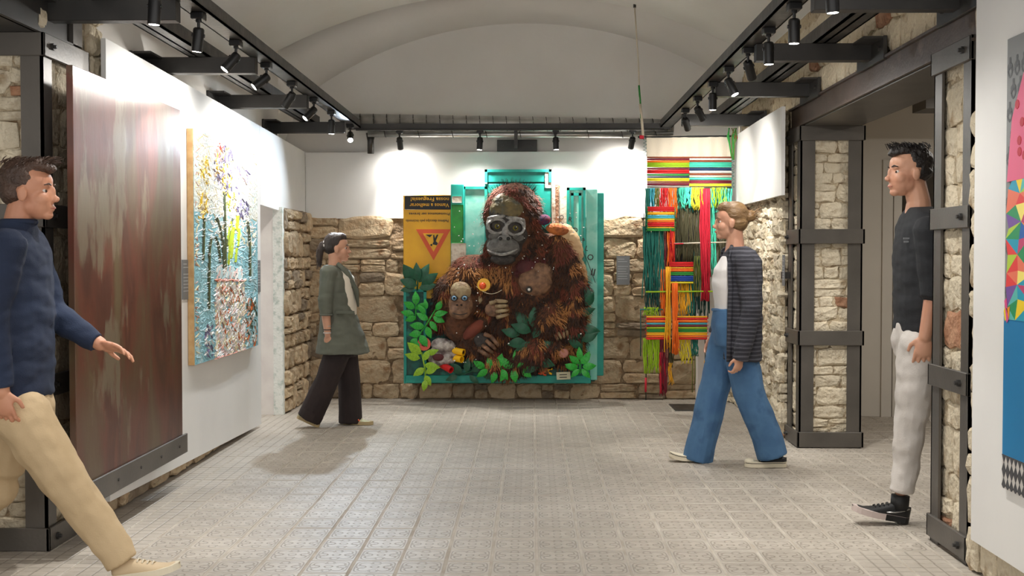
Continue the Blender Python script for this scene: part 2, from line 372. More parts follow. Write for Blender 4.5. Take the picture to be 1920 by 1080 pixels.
# ------------------------------------------------------------------ piers with steel straps, lintels
def pier(label, x0, x1, y0, y1, side, ztop, seed, straps, faces, angle=.1):
    """stone pier; side: the x of the face towards the room, straps: list of (z0, z1)"""
    t = thing('stone_pier', label, 'pier', ((x0 + x1) / 2, (y0 + y1) / 2, 0))
    MB().box((x0 + .05, y0 + .05, 0), (x1 - .05, y1 - .05, ztop)).build('core', 'rubble_mortar', t)
    if 'front' in faces: stone_face(t, (x0 + .02, y0 + .045, 0), (1,0,0), (0,0,1), (0,-1,0), x1 - x0 - .04, ztop, (.06,.14), (.1,.3), seed, 'rubble', 'rubble_mortar', depth=.024, jit=.4, gap=.002)
    if 'left' in faces: stone_face(t, (x0 + .045, y0 + .02, 0), (0,1,0), (0,0,1), (-1,0,0), y1 - y0 - .04, ztop, (.1,.24), (.12,.25), seed + 1, 'rubble', 'rubble_mortar', depth=.024, jit=.4, gap=.002)
    if 'right' in faces: stone_face(t, (x1 - .045, y0 + .02, 0), (0,1,0), (0,0,1), (1,0,0), y1 - y0 - .04, ztop, (.1,.24), (.12,.25), seed + 1, 'rubble', 'rubble_mortar', depth=.024, jit=.4, gap=.002)
    th = .012
    for sx in (0, 1):
        for sy in (0, 1):
            cx, cy = (x0, x1)[sx], (y0, y1)[sy]; dx, dy = (1, -1)[sx], (1, -1)[sy]
            b = MB(); q = lambda a, c: b.box((min(a[0], c[0]), min(a[1], c[1]), 0.0), (max(a[0], c[0]), max(a[1], c[1]), ztop))
            q((cx, cy), (cx + dx * angle, cy + dy * th)); q((cx, cy), (cx + dx * th, cy + dy * angle)); b.build('corner_angle', 'steel', t)
    for (z0, z1) in straps:
        b = MB(); e = .014
        b.bevbox((x0 - e, y0 - e, z0), (x1 + e, y0 + .002, z1), .003).bevbox((x0 - e, y1 - .002, z0), (x1 + e, y1 + e, z1), .003)
        b.bevbox((x0 - e, y0 - e, z0), (x0 + .002, y1 + e, z1), .003).bevbox((x1 - .002, y0 - e, z0), (x1 + e, y1 + e, z1), .003)
        s = b.build('strap', 'steel', t)
        zc = (z0 + z1) / 2; xf = (x0 - e) if side == 'left' else (x1 + e); d = -1 if side == 'left' else 1
        yb = y0 + .07 if seed != 61 else y1 - .06
        if seed == 53: yb = y0 + .07
        MB().tube([(xf, yb, zc), (xf + d * .012, yb, zc)], .017, 6).tube([(xf + d * .01, yb, zc), (xf + d * .024, yb, zc)], .009, 8).build('bolt', 'blacksteel', s)
    return t
far = pier('rubble stone pier in steel straps between the rubble wall and the side room', 1.872, 2.305, 7.97, 8.34, 'left', 2.25, 61, [(2.148,2.25), (1.43,1.532), (.72,.822), (.005,.112)], ('front','left'))
near = pier('rubble stone pier in steel straps with the man in black half behind it', 1.885, 2.31, 4.92, 5.38, 'left', 2.25, 53, [(2.18,2.285), (1.462,1.56), (.735,.835), (.02,.125)], ('left','front'))
leftp = pier('stone pier in steel straps behind the walking man in navy', -2.9, -2.2, 5.1, 5.6, 'right', 2.33, 71, [(2.24,2.345), (1.47,1.575), (.70,.80), (-.0,.105)], ('front','right'))
# stone beside the near pier, and left pier's stone above
stone_face(wrn, (1.90, 4.25, 0), (0,1,0), (0,0,1), (-1,0,0), .64, 2.42, (.12,.25), (.1,.2), 83, 'rubble', 'rubble_mortar', depth=.03, jit=.4, gap=.002, skip=lambda u, v: u < .45 and v > .25)
stone_face(wl, (-2.215, 5.625, 0), (0,1,0), (0,0,1), (1,0,0), .16, 3.0, (.1,.22), (.1,.16), 89, 'rubble', 'rubble_mortar', depth=.04, jit=.4)
wlp = struct(MB().box((-2.9, 5.12, 2.63), (-2.28, 5.62, 3.3)).build('wall_left_near', 'rubble_mortar'))
stone_face(wlp, (-2.26, 5.1, 2.36), (0,1,0), (0,0,1), (1,0,0), .6, .8, (.1,.22), (.1,.26), 97, 'rubble', 'rubble_mortar', depth=.04, jit=.4)
MB().box((-2.25, 5.45, 2.36), (-2.2, 5.56, 3.1)).build('corner_angle', 'steel', wlp); MB().box((-2.29, 5.1, 2.63), (-2.195, 5.2, 3.1)).build('corner_angle', 'steel', wlp)
def ibeam(b, x0, x1, y0, y1, z0, z1, tf=.014, tw=.01, side='left'):
    b.box((x0, y0, z0), (x1, y1, z0 + tf)).box((x0, y0, z1 - tf), (x1, y1, z1))
    xw = x0 + .02 if side == 'left' else x1 - .02 - tw
    b.box((xw, y0, z0), (xw + tw, y1, z1)); return b
lt = thing('steel_lintel', 'brown steel lintel over the opening to the side room', 'beam', (2.08, 6.6, 2.25))
ibeam(MB(), 1.875, 2.08, 4.9, 8.36, 2.256, 2.41, side='left').build('beam', 'steel_brown', lt)
ibeam(MB(), 2.1, 2.305, 4.9, 8.36, 2.256, 2.41, side='right').build('beam', 'steel_brown', lt)
MB().box((1.9, 5.4, 2.248), (2.28, 7.96, 2.256)).build('soffit_plate', 'steel', lt)
lt2 = thing('steel_lintel', 'dark steel lintel resting on the pier behind the man in navy', 'beam', (-2.5, 4, 2.345))
ibeam(MB(), -2.5, -2.2, 2.6, 5.45, 2.345, 2.62, side='right').build('beam', 'blacksteel', lt2)
ibeam(MB(), -2.9, -2.52, 2.6, 5.45, 2.345, 2.62, side='left').build('beam', 'blacksteel', lt2)
struct(MB().box((-3.7, 2.0, -.1), (-3.6, 6.2, 3.4)).box((-3.7, 5.7, -.1), (-2.76, 5.8, 3.4)).build('wall_left_room', 'plaster'))
struct(MB().box((-3.7, 2.0, 3.3), (-2.2, 5.8, 3.4)).build('ceiling_left_room', 'plaster'))
# white board on the right with stone plinth
quadboard('wall_board', [(1.845, 3.6, .15), (1.845, 4.78, .15), (1.845, 4.78, 3.2), (1.845, 3.6, 3.2)], (.03, 0, 0), 'tall white board holding the faceted colour painting', 'board')
# ------------------------------------------------------------------ side room
SY = 9.57
dx0, dx1 = W(1686, 600, Y=SY).x, W(1790, 600, Y=SY).x
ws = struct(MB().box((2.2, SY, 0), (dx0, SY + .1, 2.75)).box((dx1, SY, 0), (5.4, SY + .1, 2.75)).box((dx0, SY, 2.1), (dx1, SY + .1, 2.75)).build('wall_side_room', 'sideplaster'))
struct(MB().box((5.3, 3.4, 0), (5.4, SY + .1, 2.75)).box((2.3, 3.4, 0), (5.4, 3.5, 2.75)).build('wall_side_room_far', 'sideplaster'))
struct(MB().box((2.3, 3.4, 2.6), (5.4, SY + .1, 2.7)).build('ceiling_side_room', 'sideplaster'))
dd = struct(MB().box((dx0 - .06, SY - .03, 0), (dx0 + .005, SY + .03, 2.15)).box((dx0 - .15, SY - .018, 0), (dx0 - .065, SY + .01, 2.15)).box((dx1, SY - .03, 0), (dx1 + .06, SY + .03, 2.15)).box((dx0, SY - .03, 2.1), (dx1, SY + .03, 2.15)).build('door_1', 'sideplaster'))
MB().tube([(dx0 - .03, SY - .03, 1.02), (dx0 - .03, SY - .07, 1.02), (dx0 - .005, SY - .075, 1.02)], .009).build('door_handle', 'black', dd)
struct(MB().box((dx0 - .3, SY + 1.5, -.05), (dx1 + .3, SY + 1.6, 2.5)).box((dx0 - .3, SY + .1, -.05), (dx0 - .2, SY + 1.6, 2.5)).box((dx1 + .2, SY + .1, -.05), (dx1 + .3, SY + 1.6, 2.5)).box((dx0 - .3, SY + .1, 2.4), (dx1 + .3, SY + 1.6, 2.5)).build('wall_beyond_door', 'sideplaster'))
sb = W(1700, 208, Y=8.6)
tag(MB().box((2.9, 8.45, sb.z), (5.3, 8.75, sb.z + .1)).build('steel_beam', 'steel'), 'dark steel beam under the ceiling of the side room', 'beam')
# ------------------------------------------------------------------ rails, cantilevers
ZU = 2.515
def rail(label, x0, x1, y0, y1, group=None):
    t = thing('track_rail', label, 'rail', ((x0 + x1) / 2, (y0 + y1) / 2, ZU), group)
    MB().box((x0, y0, ZU), (x1, y1, ZU + .012)).box((x0, y0, ZU), (x0 + .008, y1, ZU + .07)).box((x1 - .008, y0, ZU), (x1, y1, ZU + .07)).build('channel', 'track', t)
    return t
rail('black lighting rail along the side of the rusty panel', -1.66, -1.56, 2.9, 10.39)
rail('black lighting rail along the side of the opening and pier', 1.17, 1.27, 2.9, 10.39)
t = thing('track_rail', 'black cross rail with four spotlights in front of the ape relief', 'rail', (-.2, 10.43, ZU))
MB().box((-1.66, 10.39, ZU - .01), (1.27, 10.47, ZU + .04)).build('channel', 'blacksteel', t)
MB().tube([(-1.6, 10.36, 2.495), (1.2, 10.36, 2.495)], .008, 8).build('conduit', 'blacksteel', t)
for s, xw in ((-1, -2.02), (1, 1.56)):
    b = MB(); b.box((xw, 2.9, ZU), (xw + .12, 10.2, ZU + .012)).box((xw, 2.9, ZU), (xw + .01, 10.2, ZU + .08)).box((xw + .11, 2.9, ZU), (xw + .12, 10.2, ZU + .08)).box((xw + .045, 2.9, ZU), (xw + .06, 10.2, ZU + .014))
    tag(b.build('steel_channel', 'track'), 'steel channel lying on the bracket arms beside the ' + ('rusty panel' if s < 0 else 'opening lintel'), 'beam')
def arm(side, Y, i):
    wall = -2.299 if side < 0 else 1.89; end = -1.63 if side < 0 else 1.24
    lab = {(-1,0):'bracket arm above the near edge of the rusty panel', (-1,1):'bracket arm past the far edge of the rusty panel', (-1,2):'bracket arm above the flower painting', (-1,3):'bracket arm above the white door opening',
           (1,0):'bracket arm above the near strapped pier', (1,1):'bracket arm above the middle of the lintel', (1,2):'bracket arm above the far strapped pier', (1,3):'bracket arm above the white boards by the hanging'}[(side, i)]
    t = thing('bracket_arm', 'black steel ' + lab, 'bracket', (wall, Y, 2.42), 'bracket arms carrying the rails')
    a, b = sorted((wall, end)); MB().bevbox((a, Y, 2.42), (b, Y + .075, ZU), .003).build('arm', 'blacksteel', t)
    a, b = sorted((wall - side * .0, wall - side * .02)); p = MB().bevbox((a, Y - .22, 2.39), (b, Y + .28, ZU), .003).build('wall_plate', 'blacksteel', t)
    a, b = sorted((wall - side * .02, wall - side * .12)); MB().box((a, Y - .2, ZU - .012), (b, Y + .26, ZU)).build('gusset', 'blacksteel', t)
    for dy in (-.16, .2):
        x = wall - side * .02; MB().tube([(x, Y + dy, 2.455), (x - side * .015, Y + dy, 2.455)], .014, 6).build('bolt', 'blacksteel', p)
for i, y in enumerate((5.21, 6.70, 8.25, 9.9)): arm(-1, y, i)
for i, y in enumerate((5.04, 6.33, 7.72, 9.42)): arm(1, y, i)
t = thing('bracket_arm', 'black steel bracket arm on the board right above the ape relief', 'bracket', (-.143, 10.7, 2.33), 'bracket arms carrying the rails')
pa, pb = W(932, 284, Y=10.68), W(1007, 262, Y=10.68)
pl = MB().bevbox((pa.x, 10.67, pa.z), (pb.x, 10.70, pb.z), .003).build('wall_plate', 'blacksteel', t)
MB().box((-.16, 10.4, 2.35), (-.13, 10.68, 2.43)).box((-.16, 10.4, 2.43), (-.13, 10.46, ZU - .01)).build('arm', 'blacksteel', t)
for x in (pa.x + .05, pb.x - .05): MB().tube([(x, 10.672, 2.385), (x, 10.655, 2.385)], .013, 6).build('bolt', 'blacksteel', pl)
q = W(695, 276, Y=10.62); tag(MB().tube([(q.x, 10.62, q.z - .06), (q.x, 10.62, q.z + .06), (q.x, 10.62, q.z + .13)], [.03, .03, .045], 14).build('duct_elbow', 'track', None, True), 'small dark pipe stub hanging below the duct end', 'pipe')
# ------------------------------------------------------------------ ducts
def duct(label, a, b, r, pitch):
    t = thing('air_duct', label, 'duct', a); A, B = Vector(a), Vector(b); n = int((B - A).length / pitch)
    MB().tube([A, B], r, 24).build('pipe', 'galv', t, True)
    for k in range(n):
        p = A + (B - A) * ((k + .5) / n); d = (B - A).normalized(); pts = [p + d * (.018 * (i / 24 - .5) * 2) + Vector((0, math.cos(2 * math.pi * i / 24), math.sin(2 * math.pi * i / 24))) * r for i in range(25)]
        MB().tube(pts, .0035, 5).build('seam', 'track', t, True)
a, b = W(640, 228, Y=10.62), W(1262, 239, Y=10.62)
duct('spiral galvanised air duct above the cross rail', a, b, .076, .122)
a, b = W(690, 251, Y=10.51), W(1262, 253, Y=10.51)
duct('thinner galvanised duct low behind the spiral duct', a, b, .03, .3)
# ------------------------------------------------------------------ spotlights
mat('lamp_on', (255,250,240), .4, emit=26); mat('reflector', (190,190,190), .25, .9)
def spot(px, py, aim, where, on=1.0, angle=38, rear=False, glow='lamp_on', col=(1, .97, .92), blend=.5, root=None, spill=.6):
    p = root if root is not None else (W(px, py, Z=ZU) if not rear else W(px, py, Y=10.43))
    p = Vector(p); p.z = ZU - (.01 if rear else 0)
    t = thing('track_spotlight', 'black cylinder spotlight ' + where, 'spotlight', p, 'track spotlights')
    MB().bevbox((-.03, -.036, -.034), (.03, .036, 0), .004).build('adapter', 'black', t, local=True)
    MB().tube([(0,0,-.034), (0,0,-.085)], .0075, 8).tube([(0,0,-.034), (0,0,-.046)], .014, 10).build('stem', 'black', t, local=True)
    d = Vector(aim).normalized(); q = Vector((0, 0, -1)).rotation_difference(d)
    b = MB(); n = 20; prof = [(.0, .012), (.02, .016), (.026, .010), (.027, 0), (.027, -.095), (.0255, -.1), (.0235, -.098), (.023, -.085)]
    b.rings([[(r * math.cos(2*math.pi*i/n), r * math.sin(2*math.pi*i/n), z) for i in range(n)] for r, z in [(max(r, .001), z) for r, z in prof]], cap=True)
    h = b.build('head', 'black', t, True, local=True); h.location = (0, 0, -.088); h.rotation_euler = q.to_euler()
    b = MB(); b.rings([[(.022 * math.cos(2*math.pi*i/n), .022 * math.sin(2*math.pi*i/n), z) for i in range(n)] for z in (-.092, -.0985)]); b.build('lens', glow if on > 0 else 'reflector', h, local=True)
    MB().tube([(-.031, 0, -.02), (.031, 0, -.02)], .009, 10).build('hinge', 'black', h, local=True)
    if on > 0:
        l = bpy.data.lights.new('spot_light', 'SPOT'); l.energy = SPOT_W * on; l.spot_size = math.radians(angle); l.spot_blend = blend; l.color = col; l.shadow_soft_size = .022
        lo = bpy.data.objects.new('spot_light', l); C.objects.link(lo); lo.parent = h; lo.location = (0, 0, -.106)
        l = bpy.data.lights.new('spill_light', 'SPOT'); l.energy = SPOT_W * on * spill; l.spot_size = math.radians(155); l.spot_blend = 1; l.color = col; l.shadow_soft_size = .022
        lo = bpy.data.objects.new('spill_light', l); C.objects.link(lo); lo.parent = h; lo.location = (0, 0, -.106)
    return t
LX, RX = -1.61, 1.22
def onrail(px, X): # depth where the rail passes under this photo column
    return X * FOC / (px - 997)
for px, aim, on, ang, where in (
    (291, (-.05,.0,-1), .8, 46, 'on the bracket arm above the rusty panel near edge'),
    (373, (-.12,.05,-1), .8, 46, 'pointing down beside the rusty panel'),
    (443, (-.75,-.4,-1), 1.0, 38, 'tilted toward the rusty panel far edge'),
    (500, (-.95,-.4,-.85), 1.0, 36, 'tilted steeply toward the white board between panel and flower painting'),
    (548, (-.72,.35,-1), 1.0, 36, 'tilted toward the flower painting'),
    (589, (-.85,-.5,-1), .9, 36, 'tilted past the flower painting'),
    (622, (-.02,0,-1), .7, 44, 'pointing straight down before the door opening')):
    spot(0, 0, aim, where, on, ang, root=(LX, onrail(px, LX), ZU))
spot(0, 0, (.5, -2.9, -2.3), 'glaring toward the room from the corner of the rails', 2.6, 48, blend=.9, col=(.74,.87,1), root=(LX, onrail(657, LX), ZU))
for px, aim, on, ang, where in (
    (1553, (.05,0,-1), .8, 46, 'on the bracket arm above the near strapped pier'),
    (1484, (0,0,-1), .8, 46, 'pointing down in front of the near bracket arm'),
    (1437, (.02,0,-1), .8, 44, 'pointing down at the arm above the lintel middle'),
    (1399, (.45,.7,-1), .9, 36, 'tilted away toward the far strapped pier'),
    (1363, (.42,-.3,-1), .8, 38, 'tilted toward the opening under the lintel'),
    (1334, (0,.02,-1), .8, 42, 'pointing straight down before the far bracket arm'),
    (1306, (.6,.55,-.95), 1.0, 36, 'tilted toward the white boards by the woven hanging'),
    (1283, (.35,.75,-.8), .9, 36, 'tilted toward the woven hanging')):
    spot(0, 0, aim, where, on, ang, root=(RX, onrail(px, RX), ZU))
for px, aim, on, ang, where in (
    (749, (.04,.5,-.8), .7, 70, 'on the cross rail above the yellow sign'),
    (900, (-.06,-.08,-1.2), .9, 80, 'on the cross rail left of the wall plate'),
    (1042, (.05,-.08,-1.2), .9, 80, 'on the cross rail above the teal panels'),
    (1186, (-.1,.5,-.72), .9, 76, 'on the cross rail beside the hanging rope')):
    spot(px, 250, aim, where, on, ang, rear=True)
# the rails go on behind the photographer
for y in (3.8,): 
    spot(0, 0, (.25,.1,-1), 'on the rail before the rusty panel', 0, 60, root=(LX, y, ZU)); spot(0, 0, (-.25,.1,-1), 'on the rail before the faceted painting', 0, 60, root=(RX, y, ZU))
# ------------------------------------------------------------------ floor drain
a, b = W(1254, 758, Z=0), W(1325, 771, Z=0)
t = thing('floor_hatch', 'dark framed metal floor hatch below the woven hanging', 'hatch', ((a.x + b.x) / 2, (a.y + b.y) / 2, 0))
MB().bevbox((a.x, b.y, -.01), (b.x + .1, a.y, .004), .002).build('frame', 'blacksteel', t); MB().box((a.x + .03, b.y + .03, 0), (b.x + .07, a.y - .03, .006)).build('plate', 'track', t)
# ------------------------------------------------------------------ caption plaques
def plaque(label, a, b, n):
    t = thing('caption_plaque', label, 'plaque', a); a, b, n = Vector(a), Vector(b), Vector(n)
    u = Vector((b.x - a.x, b.y - a.y, 0)); v = Vector((0, 0, b.z - a.z))
    p = obj('plate', normals_out(MB().prism([a, a + u, a + u + v, a + v], n * .006).mesh('plate')), 'grey_plaque', t)
    for k in range(9):
        f = .88 - k * .085; w_ = .5 if k == 0 else rnd.uniform(.6, .82)
        if k == 2: continue
        q = a + u * .09 + v * f + n * .0065; m = MB().add([q, q + u * w_, q + u * w_ + v * .022, q + v * .022], [(0,1,2,3)]).build('text_line', 'plaque_text', p)
    return t
X = LBX + .001
a, b = W(341, 562, X=X), W(353.5, 487, X=X); plaque('grey caption plaque between the rusty panel and the flower painting', (X, a.y, a.z), (X, b.y, b.z), (1,0,0))
a, b = W(481, 548, X=X), W(487, 488, X=X); plaque('grey caption plaque just past the flower painting', (X, a.y, a.z), (X, b.y, b.z), (1,0,0))
a, b = W(1156, 534, Y=10.63), W(1181, 480, Y=10.63); plaque('grey caption plaque on the stones beside the ape relief', (a.x, 10.64, a.z), (b.x, 10.64, b.z), (0,-1,0))
a, b = W(1456, 536, X=1.76), W(1450, 478, X=1.76); pq = plaque('grey caption plaque on the rubble wall by the far strapped pier', (1.82, a.y, a.z), (1.82, b.y - .05, b.z), (-1,0,0)); MB().box((1.815, a.y + .07, a.z + .05), (1.89, a.y + .11, a.z + .1)).build('standoff', 'blacksteel', pq)
# ------------------------------------------------------------------ rusty panel
PX = -2.03
def streak_mat(name):
    m = bpy.data.materials.new(name); M[name] = m; m.use_nodes = True; nt = m.node_tree; b = nt.nodes['Principled BSDF']; N = nt.nodes.new; L = nt.links.new
    tc = N('ShaderNodeTexCoord'); mp = N('ShaderNodeMapping'); mp.inputs['Scale'].default_value = (1, 1.9, .6); L(tc.outputs['Object'], mp.inputs[0])
    n = N('ShaderNodeTexNoise'); n.inputs['Scale'].default_value = 1.6; n.inputs['Detail'].default_value = 9; n.inputs['Distortion'].default_value = .9; L(mp.outputs[0], n.inputs['Vector'])
    r = N('ShaderNodeValToRGB'); r.color_ramp.elements[0].position = .33; r.color_ramp.elements[0].color = s2l((98,84,62)); r.color_ramp.elements[1].position = .8; r.color_ramp.elements[1].color = s2l((118,84,52))
    for p, c in ((.43, (92,66,50)), (.5, (100,58,46)), (.58, (82,50,41)), (.68, (110,68,54))): e = r.color_ramp.elements.new(p); e.color = s2l(c)
    L(n.outputs[0], r.inputs[0])
    mp2 = N('ShaderNodeMapping'); mp2.inputs['Scale'].default_value = (1, 2.3, .75); mp2.inputs['Location'].default_value = (3, 1, 4); L(tc.outputs['Object'], mp2.inputs[0])
    n2 = N('ShaderNodeTexNoise'); n2.inputs['Scale'].default_value = 1.5; n2.inputs['Detail'].default_value = 10; n2.inputs['Roughness'].default_value = .62; L(mp2.outputs[0], n2.inputs['Vector'])
    r2 = N('ShaderNodeValToRGB'); r2.color_ramp.elements[0].position = .57; r2.color_ramp.elements[0].color = (0,0,0,1); r2.color_ramp.elements[1].position = .62; r2.color_ramp.elements[1].color = (.8,.8,.8,1); L(n2.outputs[0], r2.inputs[0])
    mx = N('ShaderNodeMix'); mx.data_type = 'RGBA'; L(r2.outputs[0], mx.inputs['Factor']); L(r.outputs[0], mx.inputs['A']); mx.inputs['B'].default_value = s2l((118,106,88)); L(mx.outputs['Result'], b.inputs['Base Color'])
    b.inputs['Roughness'].default_value = .3; b.inputs['Metallic'].default_value = .15
    bp = N('ShaderNodeBump'); bp.inputs['Strength'].default_value = .25; bp.inputs['Distance'].default_value = .01; L(n2.outputs[0], bp.inputs['Height']); L(bp.outputs[0], b.inputs['Normal'])
streak_mat('rust')
n0, n1 = W(140, 500, X=PX).y, W(340, 500, X=PX).y
t = thing('rusty_panel', 'tall rust-brown streaked metal panel standing on a steel ledge', 'panel', (PX, (n0 + n1) / 2, .28))
MB().bevbox((PX - .03, n0, .275), (PX, n1, 2.185), .002).build('sheet', 'rust', t)
l = thing('panel_ledge', 'dark steel ledge carrying the rust-brown panel', 'ledge', (PX, (n0 + n1) / 2, .2))
MB().bevbox((PX + .002, n0 - .02, .195), (PX + .014, n1 + .05, .305), .002).box((LBX, n0 - .02, .262), (PX + .01, n1 + .05, .274)).build('angle', 'steel', l)
for k in range(5):
    y = n0 + .15 + k * (n1 - n0 - .25) / 4; MB().tube([(PX + .013, y, .25), (PX + .018, y, .25)], .008, 8).build('screw', 'blacksteel', l)
# ------------------------------------------------------------------ ape relief on the back wall
AY = 10.5
def P(px, py, d=0.0): return W(px, py, Y=AY - d)
S = AY / FOC
def flat(name, col, rough=.5, **k):
    if name not in M: mat(name, col, rough, **k)
    return name
mat('teal', (24,164,146), .45, col2=(52,186,166), scale=4, bump=.1, mid=(.3,.7), col3=(20,140,128))
mat('teal_light', (122,206,188), .45, col2=(98,190,172), scale=5, bump=.1, col3=(150,214,198))
mat('teal_dark', (22,96,86), .5, col2=(34,140,124), scale=9, bump=.2, col3=(20,66,58))
mat('rust_white', (214,204,186), .6, col2=(150,104,60), scale=14, bump=.2, mid=(.5,.68))
mat('signyellow', (240,180,24), .4, col2=(228,160,16), scale=6, mid=(.4,.8))
mat('greenpaint', (40,150,52), .45, col2=(30,120,44), scale=8)
flat('signblack', (34,32,34)); flat('signred', (226,92,48)); flat('ink', (40,34,30))
ape = thing('ape_relief', 'large relief of a reddish-brown ape holding its young against teal panels and a yellow sign', 'sculpture', (P(950,600).x, AY, P(950, 718).z))
def panel(px0, py0, px1, py1, m, d=.0, th=.03, frame=None, name='panel'):
    a, b = P(px0, py1, d), P(px1, py0, d)
    o = MB().bevbox((a.x, AY - d - th, a.z), (b.x, AY - d, b.z), .005).build(name, m, ape)
    if frame:
        f = MB(); w = .025; y = AY - d - th
        f.box((a.x, y - .012, a.z), (a.x + w, y, b.z)).box((b.x - w, y - .012, a.z), (b.x, y, b.z)).box((a.x, y - .012, b.z - w), (b.x, y, b.z)); f.build('panel_frame', frame, o)
    return o
panel(770, 430, 1115, 712, 'teal_dark', -.16, .12, name='backing')
panel(757, 366, 846, 560, 'signyellow', -.02, .02, name='road_sign')
panel(759, 367, 845, 393, 'signblack', .001, .002, name='sign_header')
panel(846, 346, 870, 540, 'teal', 0, .035); panel(846.5, 384, 869, 456, 'greenpaint', .036, .003, name='paint_patch'); panel(848, 368, 866, 380, 'rust_white', .036, .003, name='paint_patch')
panel(868, 350, 914, 560, 'teal_light', -.02, .03, 'teal')
panel(909, 318, 1034, 342.2, 'teal', -.03, .03, 'teal'); panel(909, 344.8, 1034, 430, 'teal', -.03, .03); panel(914, 324, 1029, 432, 'teal_dark', -.1, .06, name='backing')
panel(1022, 320, 1034, 352, 'rust_white', .002, .003, name='paint_patch')
panel(1034, 346, 1041, 560, 'rust_white', -.01, .03, name='slat'); panel(1041, 346, 1048, 560, 'redbrick', -.015, .03, name='slat'); panel(1048, 347, 1063, 560, 'rust_white', -.03, .02, name='slat')
panel(1062, 352, 1098, 716, 'teal_light', -.03, .03, 'teal'); panel(1070, 362, 1090, 700, 'teal_light', 0.0, .006, 'teal', name='rib')
panel(1098, 355, 1120, 712, 'teal_light', -.045, .03); panel(1118, 362, 1132, 704, 'teal', -.05, .03)
panel(758, 542, 800, 718, 'teal_dark', .0, .03, 'teal'); panel(790, 690, 1106, 717, 'teal_dark', .0, .04); panel(760, 704, 1108, 718, 'teal', .042, .004, name='rim')
panel(846, 456, 874, 510, 'rust_white', .036, .004, name='paint_patch')
def text(s, px, py, hpx, m, d, rot=0, parent=None, name='lettering', fit=None):
    cu = bpy.data.curves.new('t', 'FONT'); cu.body = s; cu.align_x = 'CENTER'; cu.align_y = 'CENTER'; cu.size = 1; cu.extrude = .0; cu.offset = .012; cu.resolution_u = 2
    o = bpy.data.objects.new('t', cu); C.objects.link(o); me = bpy.data.meshes.new_from_object(o.evaluated_get(bpy.context.evaluated_depsgraph_get())); bpy.data.objects.remove(o)
    k = hpx * S / .7; kx = k
    if fit: kx = fit * S / max(1e-6, max(v.co.x for v in me.vertices) - min(v.co.x for v in me.vertices))
    c = P(px, py, d); cr, sr = math.cos(rot), math.sin(rot)
    for v in me.vertices:
        x, z = v.co.x * kx, v.co.y * k; v.co = Vector((c.x + x * cr - z * sr, AY - d - .003, c.z + x * sr + z * cr))
    me.materials.clear(); return obj(name, me, m, parent or ape)
PI = math.pi
text('nossa Freguesia!', 806, 373.5, 7, 'signyellow', .004, PI, fit=72); text('Vamos a melhorar', 805, 384.5, 7, 'signyellow', .004, PI, fit=74)
text('Prometemos ser breves', 805, 401, 5, 'signblack', .001, PI, fit=76); text('Pedimos desculpa pelo incómodo', 801, 414, 5, 'signblack', .001, PI, fit=80)
def poly(pts, m, d, th=.003, name='shape', parent=None): 
    o = obj(name, normals_out(MB().prism([P(x, y, d) for x, y in pts], (0, -th, 0)).mesh(name)), m, parent or ape); return o
poly([(780,430), (845,430), (813,488)], 'signred', .001, name='warning_triangle'); poly([(793,437.5), (832,437.5), (813,472)], 'signyellow', .004, name='triangle_field')
poly([(798,440), (811,440), (806,445)], 'signblack', .0075, name='worker_symbol'); poly([(819,440), (822,440), (817,452), (821,456), (819,460), (811,458), (815,448)], 'signblack', .0075, name='worker_symbol'); poly([(812,441), (814,440), (816,449), (813,452)], 'signblack', .0075, name='worker_symbol')
poly([(806.5,459), (809,457), (811,459), (809,462)], 'signblack', .0075, name='worker_symbol')
# --- body masses
def el(b, px, py, rx, ry, d, dd, rot=0):
    """ellipsoid around a photo point: radii in photo pixels, d = height off the panel, dd = half depth (m)"""
    b.ell(P(px, py, d), (rx * S, dd, ry * S), Matrix.Rotation(rot, 3, 'Y'), 16, 12); return b
def limb(b, pts):
    """pts: (px, py, radius px, d)"""
    b2 = [P(x, y, d) for x, y, r, d in pts]; b.tube(b2, [r * S for _, _, r, _ in pts], 12)
    for x, y, r, d in pts: el(b, x, y, r, r, d, r * S)
    return b
mat('apefur', (62,42,30), .9, col2=(36,26,22), scale=9, bump=.8, bscale=40, col3=(96,58,36), mid=(.3,.7))
mat('fur_dark', (44,30,24), .8, col2=(64,40,28), scale=5); mat('fur_rust', (132,66,46), .8, col2=(104,50,38), scale=6); mat('fur_tan', (182,126,70), .8, col2=(148,96,54), scale=6); mat('fur_wine', (96,40,42), .8, col2=(70,34,36), scale=5); mat('fur_pale', (196,164,124), .8)
mat('skin_grey', (120,118,114), .6, col2=(78,76,73), scale=16, bump=.5, mid=(.35,.7)); mat('skin_light', (186,184,180), .6, col2=(120,118,116), scale=22, bump=.4); mat('skin_dark', (44,40,38), .6, col2=(66,60,56), scale=18, bump=.5)
mat('skin_olive', (120,104,66), .6, col2=(84,84,72), scale=14, bump=.4, col3=(98,88,60)); mat('skin_tan', (150,112,84), .6, col2=(96,70,54), scale=18, bump=.5); mat('skin_pale', (178,160,124), .6, col2=(138,112,82), scale=16, bump=.4)
b = MB()
el(b, 962, 405, 56, 62, .1, .15); el(b, 972, 470, 66, 52, .09, .13); el(b, 975, 560, 92, 110, .08, .15); el(b, 905, 520, 62, 40, .07, .12, .35); el(b, 1038, 508, 50, 72, .07, .13, -.2)
limb(b, [(1050,470,32,.07), (1076,545,31,.08), (1072,610,28,.1), (1040,650,24,.12)]); limb(b, [(880,515,32,.07), (838,545,26,.08), (826,600,20,.06)])
limb(b, [(1030,600,40,.1), (1005,660,34,.12), (950,690,20,.1)]); limb(b, [(880,640,26,.08), (930,680,24,.1)]); el(b, 960, 640, 80, 50, .06, .1); el(b, 1060, 640, 40, 50, .05, .1)
